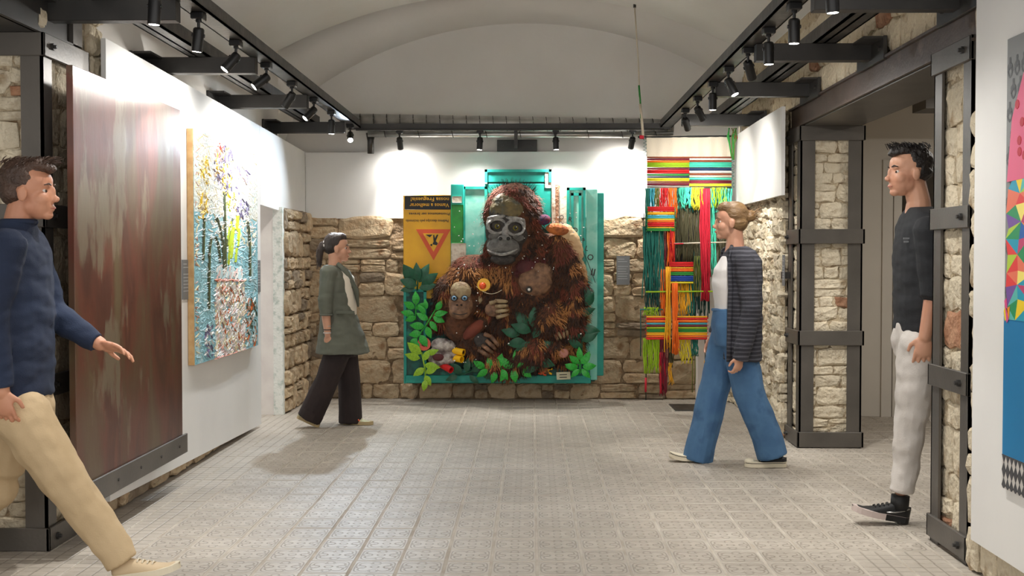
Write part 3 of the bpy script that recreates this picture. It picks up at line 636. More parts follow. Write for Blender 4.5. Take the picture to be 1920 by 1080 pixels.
bodyme = remesh(b, .014, 3, 'ape_body', lambda c, n: .008 * noise.fractal(c * 14, 1, 2, 3))
obj('body', bodyme, 'apefur', ape)
def part(name, m, vox, *els, parent=None, disp=None):
    b = MB()
    for e in els: el(b, *e)
    return obj(name, remesh(b, vox, 2, name, disp), m, parent or ape)
face = part('face', 'skin_dark', .009, (951,432,41,50,.17,.1), (946,462,34,28,.2,.1), (950,400,34,30,.17,.09))
rough_ = lambda c, n: .0025 * noise.fractal(c * 45, 1, 2, 3)
part('forehead', 'skin_olive', .007, (953,394,35,27,.185,.08), (944,382,22,20,.18,.065), parent=face, disp=rough_)
for ex, ey, s in ((932, 424, -1), (966, 427, 1)):
    b = MB(); ring = [P(ex + 17 * math.cos(a), ey + 13.5 * math.sin(a), .262 + .012 * math.cos(a * 2)) for a in [2 * PI * i / 20 for i in range(21)]]
    b.tube(ring, [S * (2.2 + 1.4 * abs(math.sin(a * PI / 20))) for a in range(21)], 8); obj('eye_rim', b.mesh('eye_rim'), 'skin_light', face, True)
    o = part('eye_socket', 'skin_dark', .006, (ex, ey, 14, 10.5, .245, .025), parent=face)
    MB().ell(P(ex + .5, ey + .5, .262), (5.6 * S, .018, 5 * S)).build('eyeball', flat('amber', (122,112,48), .15), face, True); MB().ell(P(ex + .8, ey + .5, .279), (2.6 * S, .005, 2.8 * S)).build('pupil', flat('pupil', (8,8,8), .1), face, True)
    MB().ell(P(ex + 2, ey - 1.5, .286), (1 * S, .003, 1 * S)).build('glint', flat('white', (240,240,236), .2), face, True)
    part('brow', 'skin_light', .006, (ex - 1, ey - 17, 18, 4.2, .252, .022, .12 * s), (ex + 15 * s, ey - 6, 5, 12, .235, .02), parent=face, disp=rough_)
    part('cheek', 'skin_grey', .006, (ex + 4 * s, ey + 19, 13, 7, .25, .02), parent=face, disp=rough_)
part('nose', 'skin_light', .006, (947,436,6,12,.285,.03), (946,447,13,7,.29,.03), parent=face, disp=rough_)
for x in (938.5, 953): MB().ell(P(x, 447.5, .318), (3.6 * S, .008, 3.2 * S)).build('nostril', 'pupil', face, True)
part('muzzle', 'skin_grey', .007, (943,462,30,17,.27,.07), (930,466,17,13,.27,.06), (958,466,16,13,.26,.06), parent=face, disp=rough_)
MB().tube([P(914 + 56 * t, 469 + 9 * math.sin(PI * t) - 2 * t, .3 + .04 * math.sin(PI * t)) for t in [i / 14 for i in range(15)]], [S * (1.2 + 1.6 * math.sin(PI * i / 14)) for i in range(15)], 8).build('lower_lip', 'skin_light', face, True)
part('chin', 'skin_dark', .007, (943,486,24,11,.25,.06), parent=face, disp=rough_)
# chest
ch = part('breast', 'skin_tan', .008, (1003,528,32,27,.2,.09), (1012,512,26,20,.18,.08), disp=rough_); MB().ell(P(992, 543, .285), (6 * S, .02, 6 * S)).build('areola', 'skin_dark', ch, True); MB().ell(P(992, 543, .305), (2.6 * S, .01, 2.6 * S)).build('nipple', 'white', ch, True)
part('chest_patch', 'fur_wine', .008, (990,505,24,18,.19,.06,.5), disp=rough_); part('shoulder_patch', 'fur_pale', .009, (1072,455,17,38,.13,.06,-.42), (1090,505,9,30,.11,.05,-.3), disp=lambda c, n: .006 * noise.fractal(c * 30, 1, 2, 3))
part('shoulder_cloth', flat('orange_cloth', (196,112,52), .8, col2=(150,84,48), scale=18, bump=.6), .008, (1045,430,22,11,.17,.05,.15), disp=rough_); part('ear_bundle', flat('wine_cloth', (110,30,50), .8, col2=(60,50,90), scale=30, bump=.8), .007, (1020,412,13,10,.16,.05), disp=rough_)
# --- infant
b = MB(); el(b, 868, 562, 32, 36, .15, .09); el(b, 862, 610, 30, 34, .12, .09); limb(b, [(838,575,16,.1), (826,600,15,.08)]); limb(b, [(905,605,13,.16), (885,625,15,.15), (868,655,13,.13)])
obj('infant_body', remesh(b, .01, 2, 'infant_body', lambda c, n: .006 * noise.fractal(c * 22, 1, 2, 3)), 'apefur', ape)
inf = part('infant_face', 'skin_tan', .007, (864,570,23,28,.21,.07), (862,584,20,15,.24,.06), disp=rough_)
part('infant_forehead', 'skin_pale', .006, (864,546,20,18,.235,.055), parent=inf, disp=rough_)
for ex in (851.5, 871):
    MB().ell(P(ex, 559, .278), (7 * S, .016, 5.6 * S)).build('eye_socket', 'skin_dark', inf, True); MB().ell(P(ex, 559, .288), (4.6 * S, .014, 4.2 * S)).build('eyeball', flat('blue_eye', (120,160,190), .15), inf, True); MB().ell(P(ex, 559, .301), (2.2 * S, .005, 2.4 * S)).build('pupil', 'pupil', inf, True)
for x in (857, 865): MB().ell(P(x, 572, .295), (2.2 * S, .008, 1.6 * S)).build('nostril', 'pupil', inf, True)
MB().tube([P(849 + 27 * t, 587 + 3 * math.sin(PI * t), .295 + .02 * math.sin(PI * t)) for t in [i / 8 for i in range(9)]], S * .9, 6).build('mouth', 'skin_dark', inf, True)
part('infant_ear', 'skin_pale', .006, (900,562,5,8,.17,.02), parent=inf)
part('red_knob', flat('redplastic', (200,30,30), .3), .006, (827,551,6,10,.15,.03))
# hands
def hand(cx, cy, m, d, ang, sc=1.0, name='hand', fm='skin_light'):
    h = part(name, m, .006, (cx, cy, 17 * sc, 14 * sc, d, .035, ang))
    c, s = math.cos(ang), math.sin(ang)
    for k in range(4):
        o = (k - 1.5) * 8 * sc; pts = []
        for t, dd in ((0, .03), (.45, .055), (.8, .045), (1.0, .015)):
            u = (4 + 22 * t) * sc; v = o + .3 * o * (1 - t); pts.append(P(cx + u * c - v * s, cy + u * s + v * c, d + dd))
        MB().tube(pts, [S * 3.6 * sc, S * 3.7 * sc, S * 3.3 * sc, S * 2.4 * sc], 8).build('finger', fm, h, True)
    MB().tube([P(cx - 6 * sc * c + 12 * sc * s, cy - 6 * s - 12 * sc * c, d + .03), P(cx + 6 * c + 15 * sc * s, cy - 15 * sc * c + 6 * s, d + .05)], [S * 4 * sc, S * 2.8 * sc], 8).build('thumb', fm, h, True)
hand(926, 580, 'skin_tan', .24, -.1, 1.0, fm='skin_pale'); hand(905, 640, 'skin_dark', .2, .7, 1.1, fm='skin_tan'); hand(1048, 615, 'skin_tan', .19, 1.2, .8, fm='skin_pale')
part('forearm_patch', 'fur_rust', .008, (888,618,26,11,.2,.05,-.75), disp=rough_)
# pacifier
MB().tube([P(907, 534, .21), P(907, 534, .235)], 12 * S, 24).build('pacifier_disc', flat('yellowplastic', (246,190,20), .3), ape); MB().ell(P(905, 536, .25), (6.5 * S, .03, 6.5 * S)).build('pacifier_knob', flat('orangeplastic', (228,84,36), .3), ape, True)
MB().tube([P(893 + 48 * t, 525 + 26 * math.sin(PI * (.15 + .6 * t)), .23) for t in [i / 12 for i in range(13)]], .0035, 6).build('pacifier_cord', flat('cream', (220,208,180)), ape, True)
# scrap at the foot
part('scrap_lump', flat('scrapwhite', (196,188,180), .7, col2=(96,80,78), scale=16, bump=.7), .008, (832,648,24,14,.14,.06,.2), (836,672,24,14,.14,.06,-.3), (815,668,14,18,.12,.05), disp=lambda c, n: .008 * noise.fractal(c * 30, 1, 2, 3))
def hollow(a, b, r, ri, name, m):
    """open-ended tube with a real bore"""
    a, b = Vector(a), Vector(b); d = (b - a).normalized(); u = d.cross(Vector((0, 0, 1))).normalized(); w = d.cross(u)
    ring = lambda c, q: [c + (u * math.cos(t) + w * math.sin(t)) * q for t in [2 * PI * k / 16 for k in range(16)]]
    return obj(name, normals_out(MB().rings([ring(a, r), ring(b, r), ring(b, ri), ring(a + d * .004, ri)]).mesh(name)), m, ape)
hollow(P(795, 645, .08), P(795, 645, .16), 12.5 * S, 5 * S, 'orange_cap', 'orangeplastic')
for (x0, y0, x1, y1, m) in ((846,656,870,661,'yellowplastic'), (846,670,866,674,'yellowplastic'), (828,684,846,694,'redplastic')): hollow(P(x0, y0, .13), P(x1, y1, .21), 6.5 * S, 4.8 * S, 'plastic_tube', m)
part('scrap_wine', 'fur_wine', .007, (822,670,11,7,.19,.02)); part('pink_scrap', flat('pinkscrap', (190,130,120), .7, bump=.5), .007, (1053,618,11,9,.2,.03), disp=rough_); part('pink_scrap', 'pinkscrap', .007, (1056,662,10,9,.2,.03), disp=rough_)
for k in range(14):
    x, y, a = rnd.uniform(998, 1046), rnd.uniform(678, 710), rnd.uniform(0, 3); q = [P(x + 8 * math.cos(a) * (t - .5) * 2, y + 8 * math.sin(a) * (t - .5) * 2 + 4 * math.sin(PI * t), .14) for t in (0, .33, .66, 1)]
    MB().tube(q, 2 * S, 6).build('plastic_strip', rnd.choice(['yellowplastic', 'orangeplastic', 'signblack', 'yellowplastic']), ape, True)
cd = poly([(1043,698), (1069,697), (1070,711), (1044,712)], flat('card', (206,202,170)), .1, .004, 'name_card')
for yy in (702, 707): poly([(1049,yy), (1063,yy-.5), (1063,yy+1), (1049,yy+1.5)], 'ink', .105, .001, 'card_line')
# hand-painted letters running down the edge of the panels
for ch_, x, y, h, r in (('O',1053,408,8,.1), ('R',1069,412,9,-.15), ('D',1079,432,9,0), ('a',1094,448,8,.2), ('L',1100,466,9,-.3), ('O',1107,483,11,.1), ('II',1112,511,13,-.2)): text(ch_, x, y, h, 'ink', .02, r)
MB().tube([P(1048 + 68 * t, 415 + 25 * t + 90 * t * t, .02) for t in [i / 16 for i in range(17)]], .003, 5).build('outline', 'ink', ape)
# --- fur: strands combed down over the masses
def fur(me, counts, seed, length, keep=None, lay=None):
    r = random.Random(seed); fs = [p for p in me.polygons if p.normal.y < .25]; ar_ = [p.area for p in fs]
    bs = {}
    for p in r.choices(fs, ar_, k=counts):
        c = p.center + Vector((r.uniform(-.006,.006), 0, r.uniform(-.006,.006)))
        if keep and not keep(c): continue
        n = p.normal; g = noise.noise(c * 5 + Vector((seed, 0, 0))); g2 = noise.noise(c * 11)
        k = lay(c, g, g2) if lay else 'fur_dark'
        d = (Vector((n.x * .9 + g2 * .8 + r.uniform(-.3,.3), -.25, -.9 + n.z * .4 + r.uniform(-.25,.25)))).normalized(); L_ = length * r.uniform(.5, 1.3); sd = d.cross(n).normalized() * r.uniform(.0022, .0042)
        p0 = c - n * .003; p1 = c + d * L_ * .5 + n * .012; p2 = c + d * L_ + n * .008
        bs.setdefault(k, MB()).add([p0 - sd, p0 + sd, p1 + sd * .8, p1 - sd * .8, p2], [(0,1,2,3), (3,2,4)])
    for k, b in bs.items(): stuff(b.build('fur', k, ape))
def unP(c):
    v = R3.transposed() @ (c - Vector((0, 0, CAMH))); return 960 + FOC * v.x / -v.z, 540 - FOC * v.y / -v.z
def keep(c):
    x, y = unP(c)
    if ((x - 951) / 43) ** 2 + ((y - 432) / 66) ** 2 < 1: return False
    if ((x - 1003) / 36) ** 2 + ((y - 527) / 30) ** 2 < 1: return False
    if ((x - 864) / 25) ** 2 + ((y - 566) / 36) ** 2 < 1: return False
    return True
def lay(c, g, g2):
    x, y = unP(c)
    if y < 500 and x < 935: return 'fur_rust' if g + g2 > -.35 else 'fur_dark'
    if y < 365: return 'fur_dark' if g < .15 else 'fur_rust'
    if x > 1040: return 'fur_tan' if g + g2 * .6 > -.1 else ('fur_rust' if g2 > 0 else 'fur_dark')
    if 480 < y < 545 and x < 960: return 'fur_tan' if g > -.2 else 'fur_dark'
    if 960 < x < 1030 and 480 < y < 520: return 'fur_wine'
    if y > 555: return 'fur_dark' if g + g2 < .12 else ('fur_tan' if g2 > .2 else 'fur_rust')
    return 'fur_rust' if g + g2 > .1 else 'fur_dark'
fur(bodyme, 11000, 3, .055, keep, lay)
b = MB(); r = random.Random(5)
for k in range(60):
    a = r.uniform(-.75, .75); q = P(962 + 54 * math.sin(a), 405 - 60 * math.cos(a) + 3, .12); d = Vector((math.sin(a) + r.uniform(-.2,.2), -.3, math.cos(a))).normalized() * r.uniform(.04, .09); b.tube([q, q + d], [.003, .001], 4)
stuff(b.build('crest_bristles', 'fur_dark', ape))
b = MB(); r = random.Random(9)
for k in range(150):
    q = P(r.uniform(850, 1095), r.uniform(390, 690), .2); x, y = unP(q)
    d = r.uniform(.16, .27); b.ell(P(x, y, d), (r.uniform(.003,.008), .004, r.uniform(.003,.007)), None, 6, 4)
stuff(b.build('paint_flecks', 'white', ape))
# --- leaves cut from plastic
mat('leaf_bright', (46,176,54), .35, col2=(30,140,44), scale=12); mat('leaf_lime', (152,196,40), .35, col2=(126,170,36), scale=10); mat('leaf_deep', (18,88,58), .4, col2=(14,70,48), scale=8)
def leaf_mesh():
    n = 6; vs = []; fs = []
    for i in range(n + 1):
        t = i / n; w = .28 * math.sin(PI * t ** .8) + .004; z = .12 * math.sin(PI * t)
        vs += [(t, -z * .5, -w), (t, -z, 0), (t, -z * .5, w)]
    for i in range(n): fs += [(3*i, 3*i+3, 3*i+4, 3*i+1), (3*i+1, 3*i+4, 3*i+5, 3*i+2)]
    me = bpy.data.meshes.new('leaf'); me.from_pydata(vs, [], fs); me.update()
    for p in me.polygons: p.use_smooth = True
    return me
LM = {}
def sprig(stem, leaves, m, d, name='leaf_sprig'):
    """stem: photo points; leaves: (px, py, angle deg (0=right, 90=up), length px)"""
    st = MB().tube([P(x, y, d - .005) for x, y in stem], 1.5 * S, 6).build(name, m, ape, True)
    if m not in LM: LM[m] = leaf_mesh(); LM[m].materials.append(M[m])
    for x, y, a, L_ in leaves:
        o = obj('leaf', LM[m], None, st); p = P(x, y, d + rnd.uniform(0, .02)); k = L_ * S
        o.matrix_local = Matrix.Translation(p) @ Matrix.Rotation(-math.radians(a), 4, 'Y') @ Matrix.Rotation(rnd.uniform(-.3, .3), 4, 'X') @ Matrix.Diagonal((k, k, k * rnd.uniform(.8, 1.1), 1))
sprig([(779,600), (781,560)], [(780,572,92,26), (778,578,150,24), (777,590,168,26), (781,580,35,22), (780,594,200,22)], 'leaf_bright', .16)
sprig([(776,642), (800,608), (818,578)], [(818,582,60,22), (814,590,10,26), (812,594,-25,24), (806,602,-55,24), (803,600,150,26), (796,612,175,28), (800,612,-70,24), (790,624,190,24), (788,628,-60,26), (782,634,230,22), (780,640,-80,20), (800,580,100,20), (798,588,130,22)], 'leaf_bright', .17)
sprig([(798,720), (797,690), (790,660)], [(790,664,140,34), (788,672,165,30), (794,676,60,24), (796,684,-10,30), (796,690,215,26), (798,700,30,28), (797,704,-60,22), (800,664,20,24), (798,712,-100,22)], 'leaf_lime', .18)
sprig([(782,545), (784,520)], [(782,536,160,34), (780,530,125,42), (784,528,95,36), (786,530,62,40), (790,534,35,38), (786,540,10,34), (778,540,190,28), (794,526,110,26)], 'leaf_deep', .12)
sprig([(905,690), (940,690), (985,692)], [(910,690,150,26), (915,692,215,26), (922,690,110,22), (934,690,75,28), (940,692,-60,24), (948,690,30,26), (955,692,120,26), (962,692,-80,26), (970,690,60,26), (978,692,-40,24), (985,691,15,24), (930,696,-110,24), (948,698,240,20), (968,682,95,26)], 'leaf_bright', .2)
sprig([(860,704), (895,692), (925,700)], [(866,700,140,30), (874,698,80,28), (884,696,30,30), (892,694,100,26), (902,698,-20,30), (880,704,-40,24), (914,700,60,26), (920,700,10,26), (858,705,200,24)], 'leaf_deep', .16)
sprig([(1010,690), (1004,640), (990,610)], [(990,612,130,36), (996,622,160,40), (1000,634,60,38), (1002,644,200,38), (1004,654,20,36), (1006,664,150,34), (1008,674,-20,34), (998,614,85,40), (1010,684,210,30), (975,628,165,36), (985,640,190,34)], 'leaf_deep', .22)
sprig([(1092,690), (1090,600), (1078,575)], [(1080,580,100,34), (1084,590,20,34), (1088,600,160,36), (1090,615,-10,36), (1091,628,190,34), (1091,640,30,36), (1092,652,150,32), (1104,566,100,30), (1098,574,60,30)], 'leaf_deep', .18)
sprig([(1088,700), (1087,678)], [(1088,676,95,26), (1086,682,140,24), (1089,682,45,26), (1084,688,180,24), (1092,688,5,26), (1086,692,225,22), (1090,692,-45,24), (1078,690,160,20), (1096,676,60,20)], 'leaf_bright', .2)
# ------------------------------------------------------------------ flower painting on the long board
FX = LBX + .045
def Q(px, py, d=0.0): p = W(px, py, X=FX); p.x += d; return p
fy0, fy1 = Q(364, 450).y, Q(483, 450).y; fz0, fz1 = .665, 2.13
fp = thing('flower_painting', 'thickly painted canvas of flowers in a pale vase on blue, with wooden edge', 'painting', (LBX, (fy0 + fy1) / 2, fz0))
MB().bevbox((LBX + .002, fy0, fz0), (FX - .003, fy1, fz1), .002).build('stretcher', flat('pinewood', (204,168,118), .6, col2=(186,146,96), scale=20), fp)
mat('skyblue', (148,196,206), .6, col2=(206,222,222), scale=3.2, bump=.9, bscale=40, mid=(.35,.7), col3=(128,186,200))
MB().box((FX - .003, fy0 + .004, fz0 + .002), (FX, fy1 - .002, fz1 - .002)).build('canvas', 'skyblue', fp)
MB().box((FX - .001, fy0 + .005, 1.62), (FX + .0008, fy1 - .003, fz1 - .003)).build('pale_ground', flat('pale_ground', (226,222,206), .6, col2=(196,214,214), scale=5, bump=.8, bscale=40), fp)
pc = {'p_white': (228,228,224), 'p_cream': (228,214,170), 'p_blue': (146,194,206), 'p_pale': (186,214,220), 'p_blue2': (150,200,210), 'p_green': (92,104,58), 'p_dark': (62,72,50), 'p_lime': (166,188,40), 'p_orange': (200,104,48), 'p_brown': (178,128,102), 'p_violet': (128,120,160), 'p_yellow': (222,186,48), 'p_pink': (216,188,184), 'p_red': (190,80,60), 'p_ink': (92,88,116)}
for k, c in pc.items(): flat(k, c, .5)
sb_ = {}
def stroke(col, px, py, ang, L_, w, d=.004, cur=0):
    b = sb_.setdefault(col, MB()); a = math.radians(ang); kx = 1.0; pts = []
    for t in (-.5, 0, .5): pts.append((px + L_ * t * math.cos(a) - cur * (t * t) * math.sin(a), py - L_ * t * math.sin(a) - cur * t * t * math.cos(a)))
    nx, ny = math.sin(a) * w / 2, math.cos(a) * w / 2; up = []; lo = []; md = []
    for (x, y) in pts:
        x = min(max(x, 366), 481); y0 = y
        up.append(Q(x + nx, y + ny)); lo.append(Q(x - nx, y - ny)); md.append(Q(x, y, d * .75))
    def cl(p): p.z = min(max(p.z, fz0), fz1); p.y = min(max(p.y, fy0), fy1); return p
    v = [cl(p) for p in up + md + lo]; b.add(v, [(0,1,4,3), (1,2,5,4), (3,4,7,6), (4,5,8,7)])
r = random.Random(21)
def ptop(x): return 240 + (x - 364) * .42
for k in range(1500):
    x = r.uniform(366, 481); y = r.uniform(ptop(x) + 2, 680 - (x - 364) * .22); t = (y - ptop(x)) / 420
    c = r.choice(['p_white','p_cream','p_white','p_white']) if t < .36 + .12 * r.random() else r.choice(['p_blue','p_pale','p_blue','p_blue2','p_blue2'])
    if x < 378 and t < .4: c = r.choice(['p_cream','p_yellow','p_cream'])
    if x < 372: c = r.choice(['p_cream', 'p_brown', 'p_pale', 'p_cream'])
    stroke(c, x, y, r.uniform(0, 180), r.uniform(5, 12), r.uniform(1.5, 3), .004)
def line(col, pts, w, d=.008):
    for (x0, y0), (x1, y1) in zip(pts, pts[1:]): stroke(col, (x0 + x1) / 2, (y0 + y1) / 2, math.degrees(math.atan2(y0 - y1, x1 - x0)), math.hypot(x1 - x0, y1 - y0) * 1.15, w, d)
for pts, w in (([(382,410), (381,440), (380,485)], 3), ([(391,575), (391,520), (392,470), (395,448), (403,444), (409,460), (412,490)], 4.5), ([(405,408), (411,425), (417,455), (419,500)], 5), ([(420,365), (421,420), (422,500)], 5), ([(436,412), (430,430), (425,460)], 4), ([(464,418), (467,445), (468,480), (468,515)], 5)):
    line('p_dark', pts, w, .007); line('p_green', [(x + 1.5, y) for x, y in pts], w * .5, .01)
    for x, y in pts:
        for q in range(3): stroke('p_white', x + r.uniform(-2,2), y + r.uniform(-12,12), r.uniform(20,60), 4, .8, .011)
for k in range(16): x = r.uniform(428, 450); stroke('p_lime', x, r.uniform(410, 482), 84, r.uniform(18, 34), 5, .009)
for cx, cy, rx, ry, cols, n in ((420,312,20,38,['p_violet','p_white','p_yellow','p_pink','p_ink'],120), (412,285,6,12,['p_red','p_pink'],16), (425,345,9,28,['p_yellow','p_ink','p_yellow'],36), (450,330,16,34,['p_pink','p_white','p_violet'],60), (385,320,8,30,['p_cream','p_yellow','p_white'],30), (386,305,3,8,['p_yellow'],8), (455,392,12,18,['p_violet','p_white','p_ink'],44), (436,380,12,16,['p_cream','p_white','p_lime'],30), (382,380,7,26,['p_yellow','p_cream'],30)):
    for k in range(n):
        a, q = r.uniform(0, 6.28), math.sqrt(r.random()); stroke(r.choice(cols), cx + rx * q * math.cos(a), cy + ry * q * math.sin(a), r.uniform(40, 140), r.uniform(5, 13), r.uniform(2, 4.5), .009)
for k in range(560):
    x = r.uniform(404, 459); y = r.uniform(527, 668 - (x - 404) * .22); stroke(r.choice(['p_white','p_pink','p_white','p_white','p_cream']), x, y, r.uniform(40, 130), r.uniform(6, 13), r.uniform(2, 4), .009)
for k in range(70):
    x = r.uniform(405, 458); y = r.uniform(535, 655); stroke(r.choice(['p_brown','p_orange','p_brown']), x, y, r.uniform(50, 130), r.uniform(6, 14), r.uniform(1, 2.4), .012)
for x in range(404, 460, 2): stroke('p_orange', x, 525 + r.uniform(-2,2), r.uniform(0, 60), 5, 3, .013); stroke('p_orange', x, 672 - (x - 404) * .24 + r.uniform(-2,2), r.uniform(0, 60), 5, 3, .013)
for k in range(60): x = r.uniform(407, 455); stroke(r.choice(['p_pink','p_pale','p_white']), x, r.uniform(502, 522), 80, r.uniform(8, 14), 3, .008)
for k in range(70): x = r.uniform(462, 481); stroke(r.choice(['p_brown','p_orange','p_white','p_dark','p_pale']), x, r.uniform(560, 645), r.uniform(60, 120), r.uniform(6, 14), 2.4, .009)
for k in range(40): stroke(r.choice(['p_violet','p_white','p_ink']), r.uniform(385, 398), r.uniform(612, 668), r.uniform(50, 130), r.uniform(4, 10), 3, .009)
for k, b in sb_.items(): stuff(obj('brush_strokes', normals_out(b.mesh('brush_strokes')), k, fp))
# ------------------------------------------------------------------ faceted painting on the right board
GX_ = 1.832
def G(px, py, d=0): p = W(px, py, X=GX_); p.x -= d; return p
gy = G(1884, 500).y; gz0, gz1 = G(1876, 912).z, G(1893, 72).z; gy2 = gy - .75
gp = thing('faceted_painting', 'bright faceted colour painting with grey damask, flat blue and a chequered strip', 'painting', (GX_, gy - .4, gz0))
MB().bevbox((GX_ - .0, gy2, gz0), (GX_ + .012, gy, gz1), .002).build('panel', flat('damask_grey', (136,138,138), .5), gp)
def gpoly(pts, m, d, name): # pts in metres (along the wall from the far edge, height)
    return obj(name, normals_out(MB().prism([(GX_ - d, gy - a, z) for a, z in pts], (-.0015, 0, 0)).mesh(name)), m, gp)
zb0, zb1 = G(1878, 850).z, G(1882, 590).z
gpoly([(0, zb0), (.75, zb0), (.75, zb1), (0, zb1)], flat('cyan_blue', (0,122,178), .5), 0, 'blue_field')
gpoly([(0, zb1), (.75, zb1), (.75, zb1 + .012), (0, zb1 + .012)], flat('cyan_edge', (60,170,196), .5), .001, 'blue_edge')
gpoly([(0, gz0), (.75, gz0), (.75, zb0), (0, zb0)], flat('pale_tile', (206,202,196), .5), 0, 'tile_field')
ts = (zb0 - gz0) / 2.2
for i in range(-1, 14):
    for j in range(6):
        a0 = i * ts * .6 + (j % 2) * ts * .3; z0 = zb0 - j * ts * .5; q = [(a0, z0), (a0 + ts * .3, z0 + ts * .5), (a0 + ts * .6, z0), (a0 + ts * .3, z0 - ts * .5)]
        q = [(min(max(a, 0), .75), min(max(z, gz0), zb0)) for a, z in q]
        if j % 2 == 0 and max(a for a, z in q) - min(a for a, z in q) > .01 and max(z for a, z in q) - min(z for a, z in q) > .01: gpoly(q, flat('dark_tile', (66,66,70), .5), .0018, 'chequer')
r = random.Random(3)
for i in range(12):
    for j in range(18):
        a0, z0 = .03 + i * .062 + (j % 2) * .031, zb1 + .1 + j * .085; b = MB()
        if z0 > gz1 - .08: continue
        for s in (-1, 1):
            b.tube([(GX_ - .001, gy - (a0 + s * .022 * math.sin(t * 4.2) * (1.2 - t)), z0 + .038 * (t * 2 - 1)) for t in [k / 10 for k in range(11)]], [.004 + .004 * math.sin(PI * k / 10) for k in range(11)], 4)
            b.tube([(GX_ - .001, gy - (a0 + s * (.013 + .01 * math.cos(t * 6))), z0 + .01 * math.sin(t * 6)) for t in [k / 8 for k in range(9)]], .003, 4)
        for k, v in enumerate(b.v): b.v[k] = (GX_ - .001 + (v[0] - GX_ + .001) * .12, min(max(v[1], gy2), gy), v[2])
        b.build('damask_motif', flat('damask_dark', (96,98,100), .5), gp)
cols = [(236,60,60),(244,150,30),(250,214,30),(120,190,50),(30,150,90),(30,160,190),(40,100,180),(120,80,160),(226,80,140),(240,120,90),(180,210,60),(90,190,180),(200,60,110),(255,236,120)]
for i, c in enumerate(cols): flat('facet_%d' % i, c, .45)
def gz(py, px=1900): return G(px, py).z
zA, zB = gz(600), gz(330)
nx_, nz_ = 7, 9; gr = {}
for i in range(nx_ + 1):
    for j in range(nz_ + 1):
        z = zA + (zB - zA) * j / nz_; left = .012 + .028 * math.sin(j * 1.3) ** 2 + (.06 * (j / nz_) ** 3 if j > 8 else 0)
        gr[i, j] = (left + (.74 - left) * i / nx_ + (r.uniform(-.02, .02) if 0 < i < nx_ else 0), z + (r.uniform(-.02, .02) if 0 < j < nz_ else 0))
for i in range(nx_):
    for j in range(nz_):
        A, B, D, E = gr[i, j], gr[i + 1, j], gr[i + 1, j + 1], gr[i, j + 1]
        for tri in ((A, B, D), (A, D, E)) if (i + j) % 2 else ((A, B, E), (B, D, E)): gpoly(tri, 'facet_%d' % r.randrange(len(cols)), .002, 'facet')
zc = gz(330); gpoly([(.02, zc - .02), (.74, zc), (.74, zc + .42), (.16, zc + .38), (.06, zc + .22)], flat('dress_pink', (232,106,140), .5), .003, 'pink_shape')
for k in range(30):
    a, z = r.uniform(.1, .7), zc + r.uniform(.05, .34); gpoly([(a + .018 * math.cos(t), z + .018 * math.sin(t)) for t in [2 * PI * q / 8 for q in range(8)]], flat('dot_red', (196,40,60), .5), .0048, 'dot')
for pts, c in (([(.012, gz(565)), (.03, gz(560)), (.05, gz(600)), (.035, gz(607))], 8), ([(.02, gz(575)), (.008, gz(585)), (.02, gz(604)), (.03, gz(600))], 2), ([(.03, gz(580)), (.06, gz(575)), (.055, gz(598))], 1)): gpoly(pts, 'facet_%d' % c, .004, 'paw_facet')
# ------------------------------------------------------------------ woven hanging
HY = 9.75
def H(px, py, d=0): p = W(px, py, Y=HY); p.y -= d; return p
wh = thing('woven_hanging', 'colourful hanging of stick bands and yarn tassels on ropes by the corner', 'textile', H(1290, 745))
yc = {'y_red': (206,24,28), 'y_orange': (240,112,24), 'y_amber': (240,176,30), 'y_yellow': (222,206,40), 'y_lime': (150,186,24), 'y_green': (44,140,56), 'y_teal': (22,108,96), 'y_deep': (16,66,60), 'y_aqua': (70,200,168), 'y_blue': (28,70,160), 'y_navy': (24,52,92), 'y_white': (226,222,214), 'y_brown': (140,70,40), 'y_wine': (112,22,40), 'y_khaki': (70,66,40), 'y_olive': (98,104,40), 'y_crimson': (190,14,44), 'y_sky': (70,170,190), 'y_grey': (150,144,136), 'y_beige': (206,194,174), 'y_black': (26,26,24)}
for k, c in yc.items(): mat(k, c, .7, bump=.25, bscale=200)
b = MB(); nx = 40; rows_ = []
for j in range(7):
    rows_.append([H(1212 + 158 * i / nx, 254.5 + 40 * j / 6, .006 * math.sin(i * 1.1) * (.4 + j / 6) + .004 * math.sin(i * .37 + 2)) for i in range(nx + 1)])
b.rings(rows_, cap=False, closed=False); b.build('cloth', 'y_beige', wh, True)
MB().tube([H(1196, 257), H(1394, 255)], .008, 8).build('top_rod', 'y_black', wh)
for x in (1203, 1380, 1392): MB().tube([H(x - 4, 257), H(x + 4, 257)], .017, 10).build('knob', 'y_crimson', wh)
def rope(name, pts, m, r_=.005): MB().tube(pts, r_, 8).build(name, m, wh, True)
rt = W(1190, 12, Y=HY); rt.z = min(rt.z, 3.6)
rope('rope', [rt, H(1197, 120), H(1200, 200)], 'y_beige', .006); rope('rope', [H(1198, 160), H(1200, 185), H(1202, 222)], 'y_green', .008); rope('rope', [H(1200, 195), H(1203, 220), H(1206, 258)], 'y_beige', .011)
rope('rope', [W(1389, 212, Y=HY), H(1387, 235), H(1386, 258)], 'y_beige', .011); rope('rope', [H(1388, 215), H(1387, 232)], 'y_green', .012)
MB().tube([rt + Vector((0,0,-.01)), rt + Vector((0,0,.02))], .012, 8).build('ceiling_hook', 'track', wh)
for k in range(10): x = rnd.uniform(1366, 1384); rope('bow_strand', [H(x, 240), H(x + rnd.uniform(-8, 6), 256, .02), H(1372 + rnd.uniform(-3, 4), 300, .01)], rnd.choice(['y_green', 'y_olive', 'y_green']), .004)
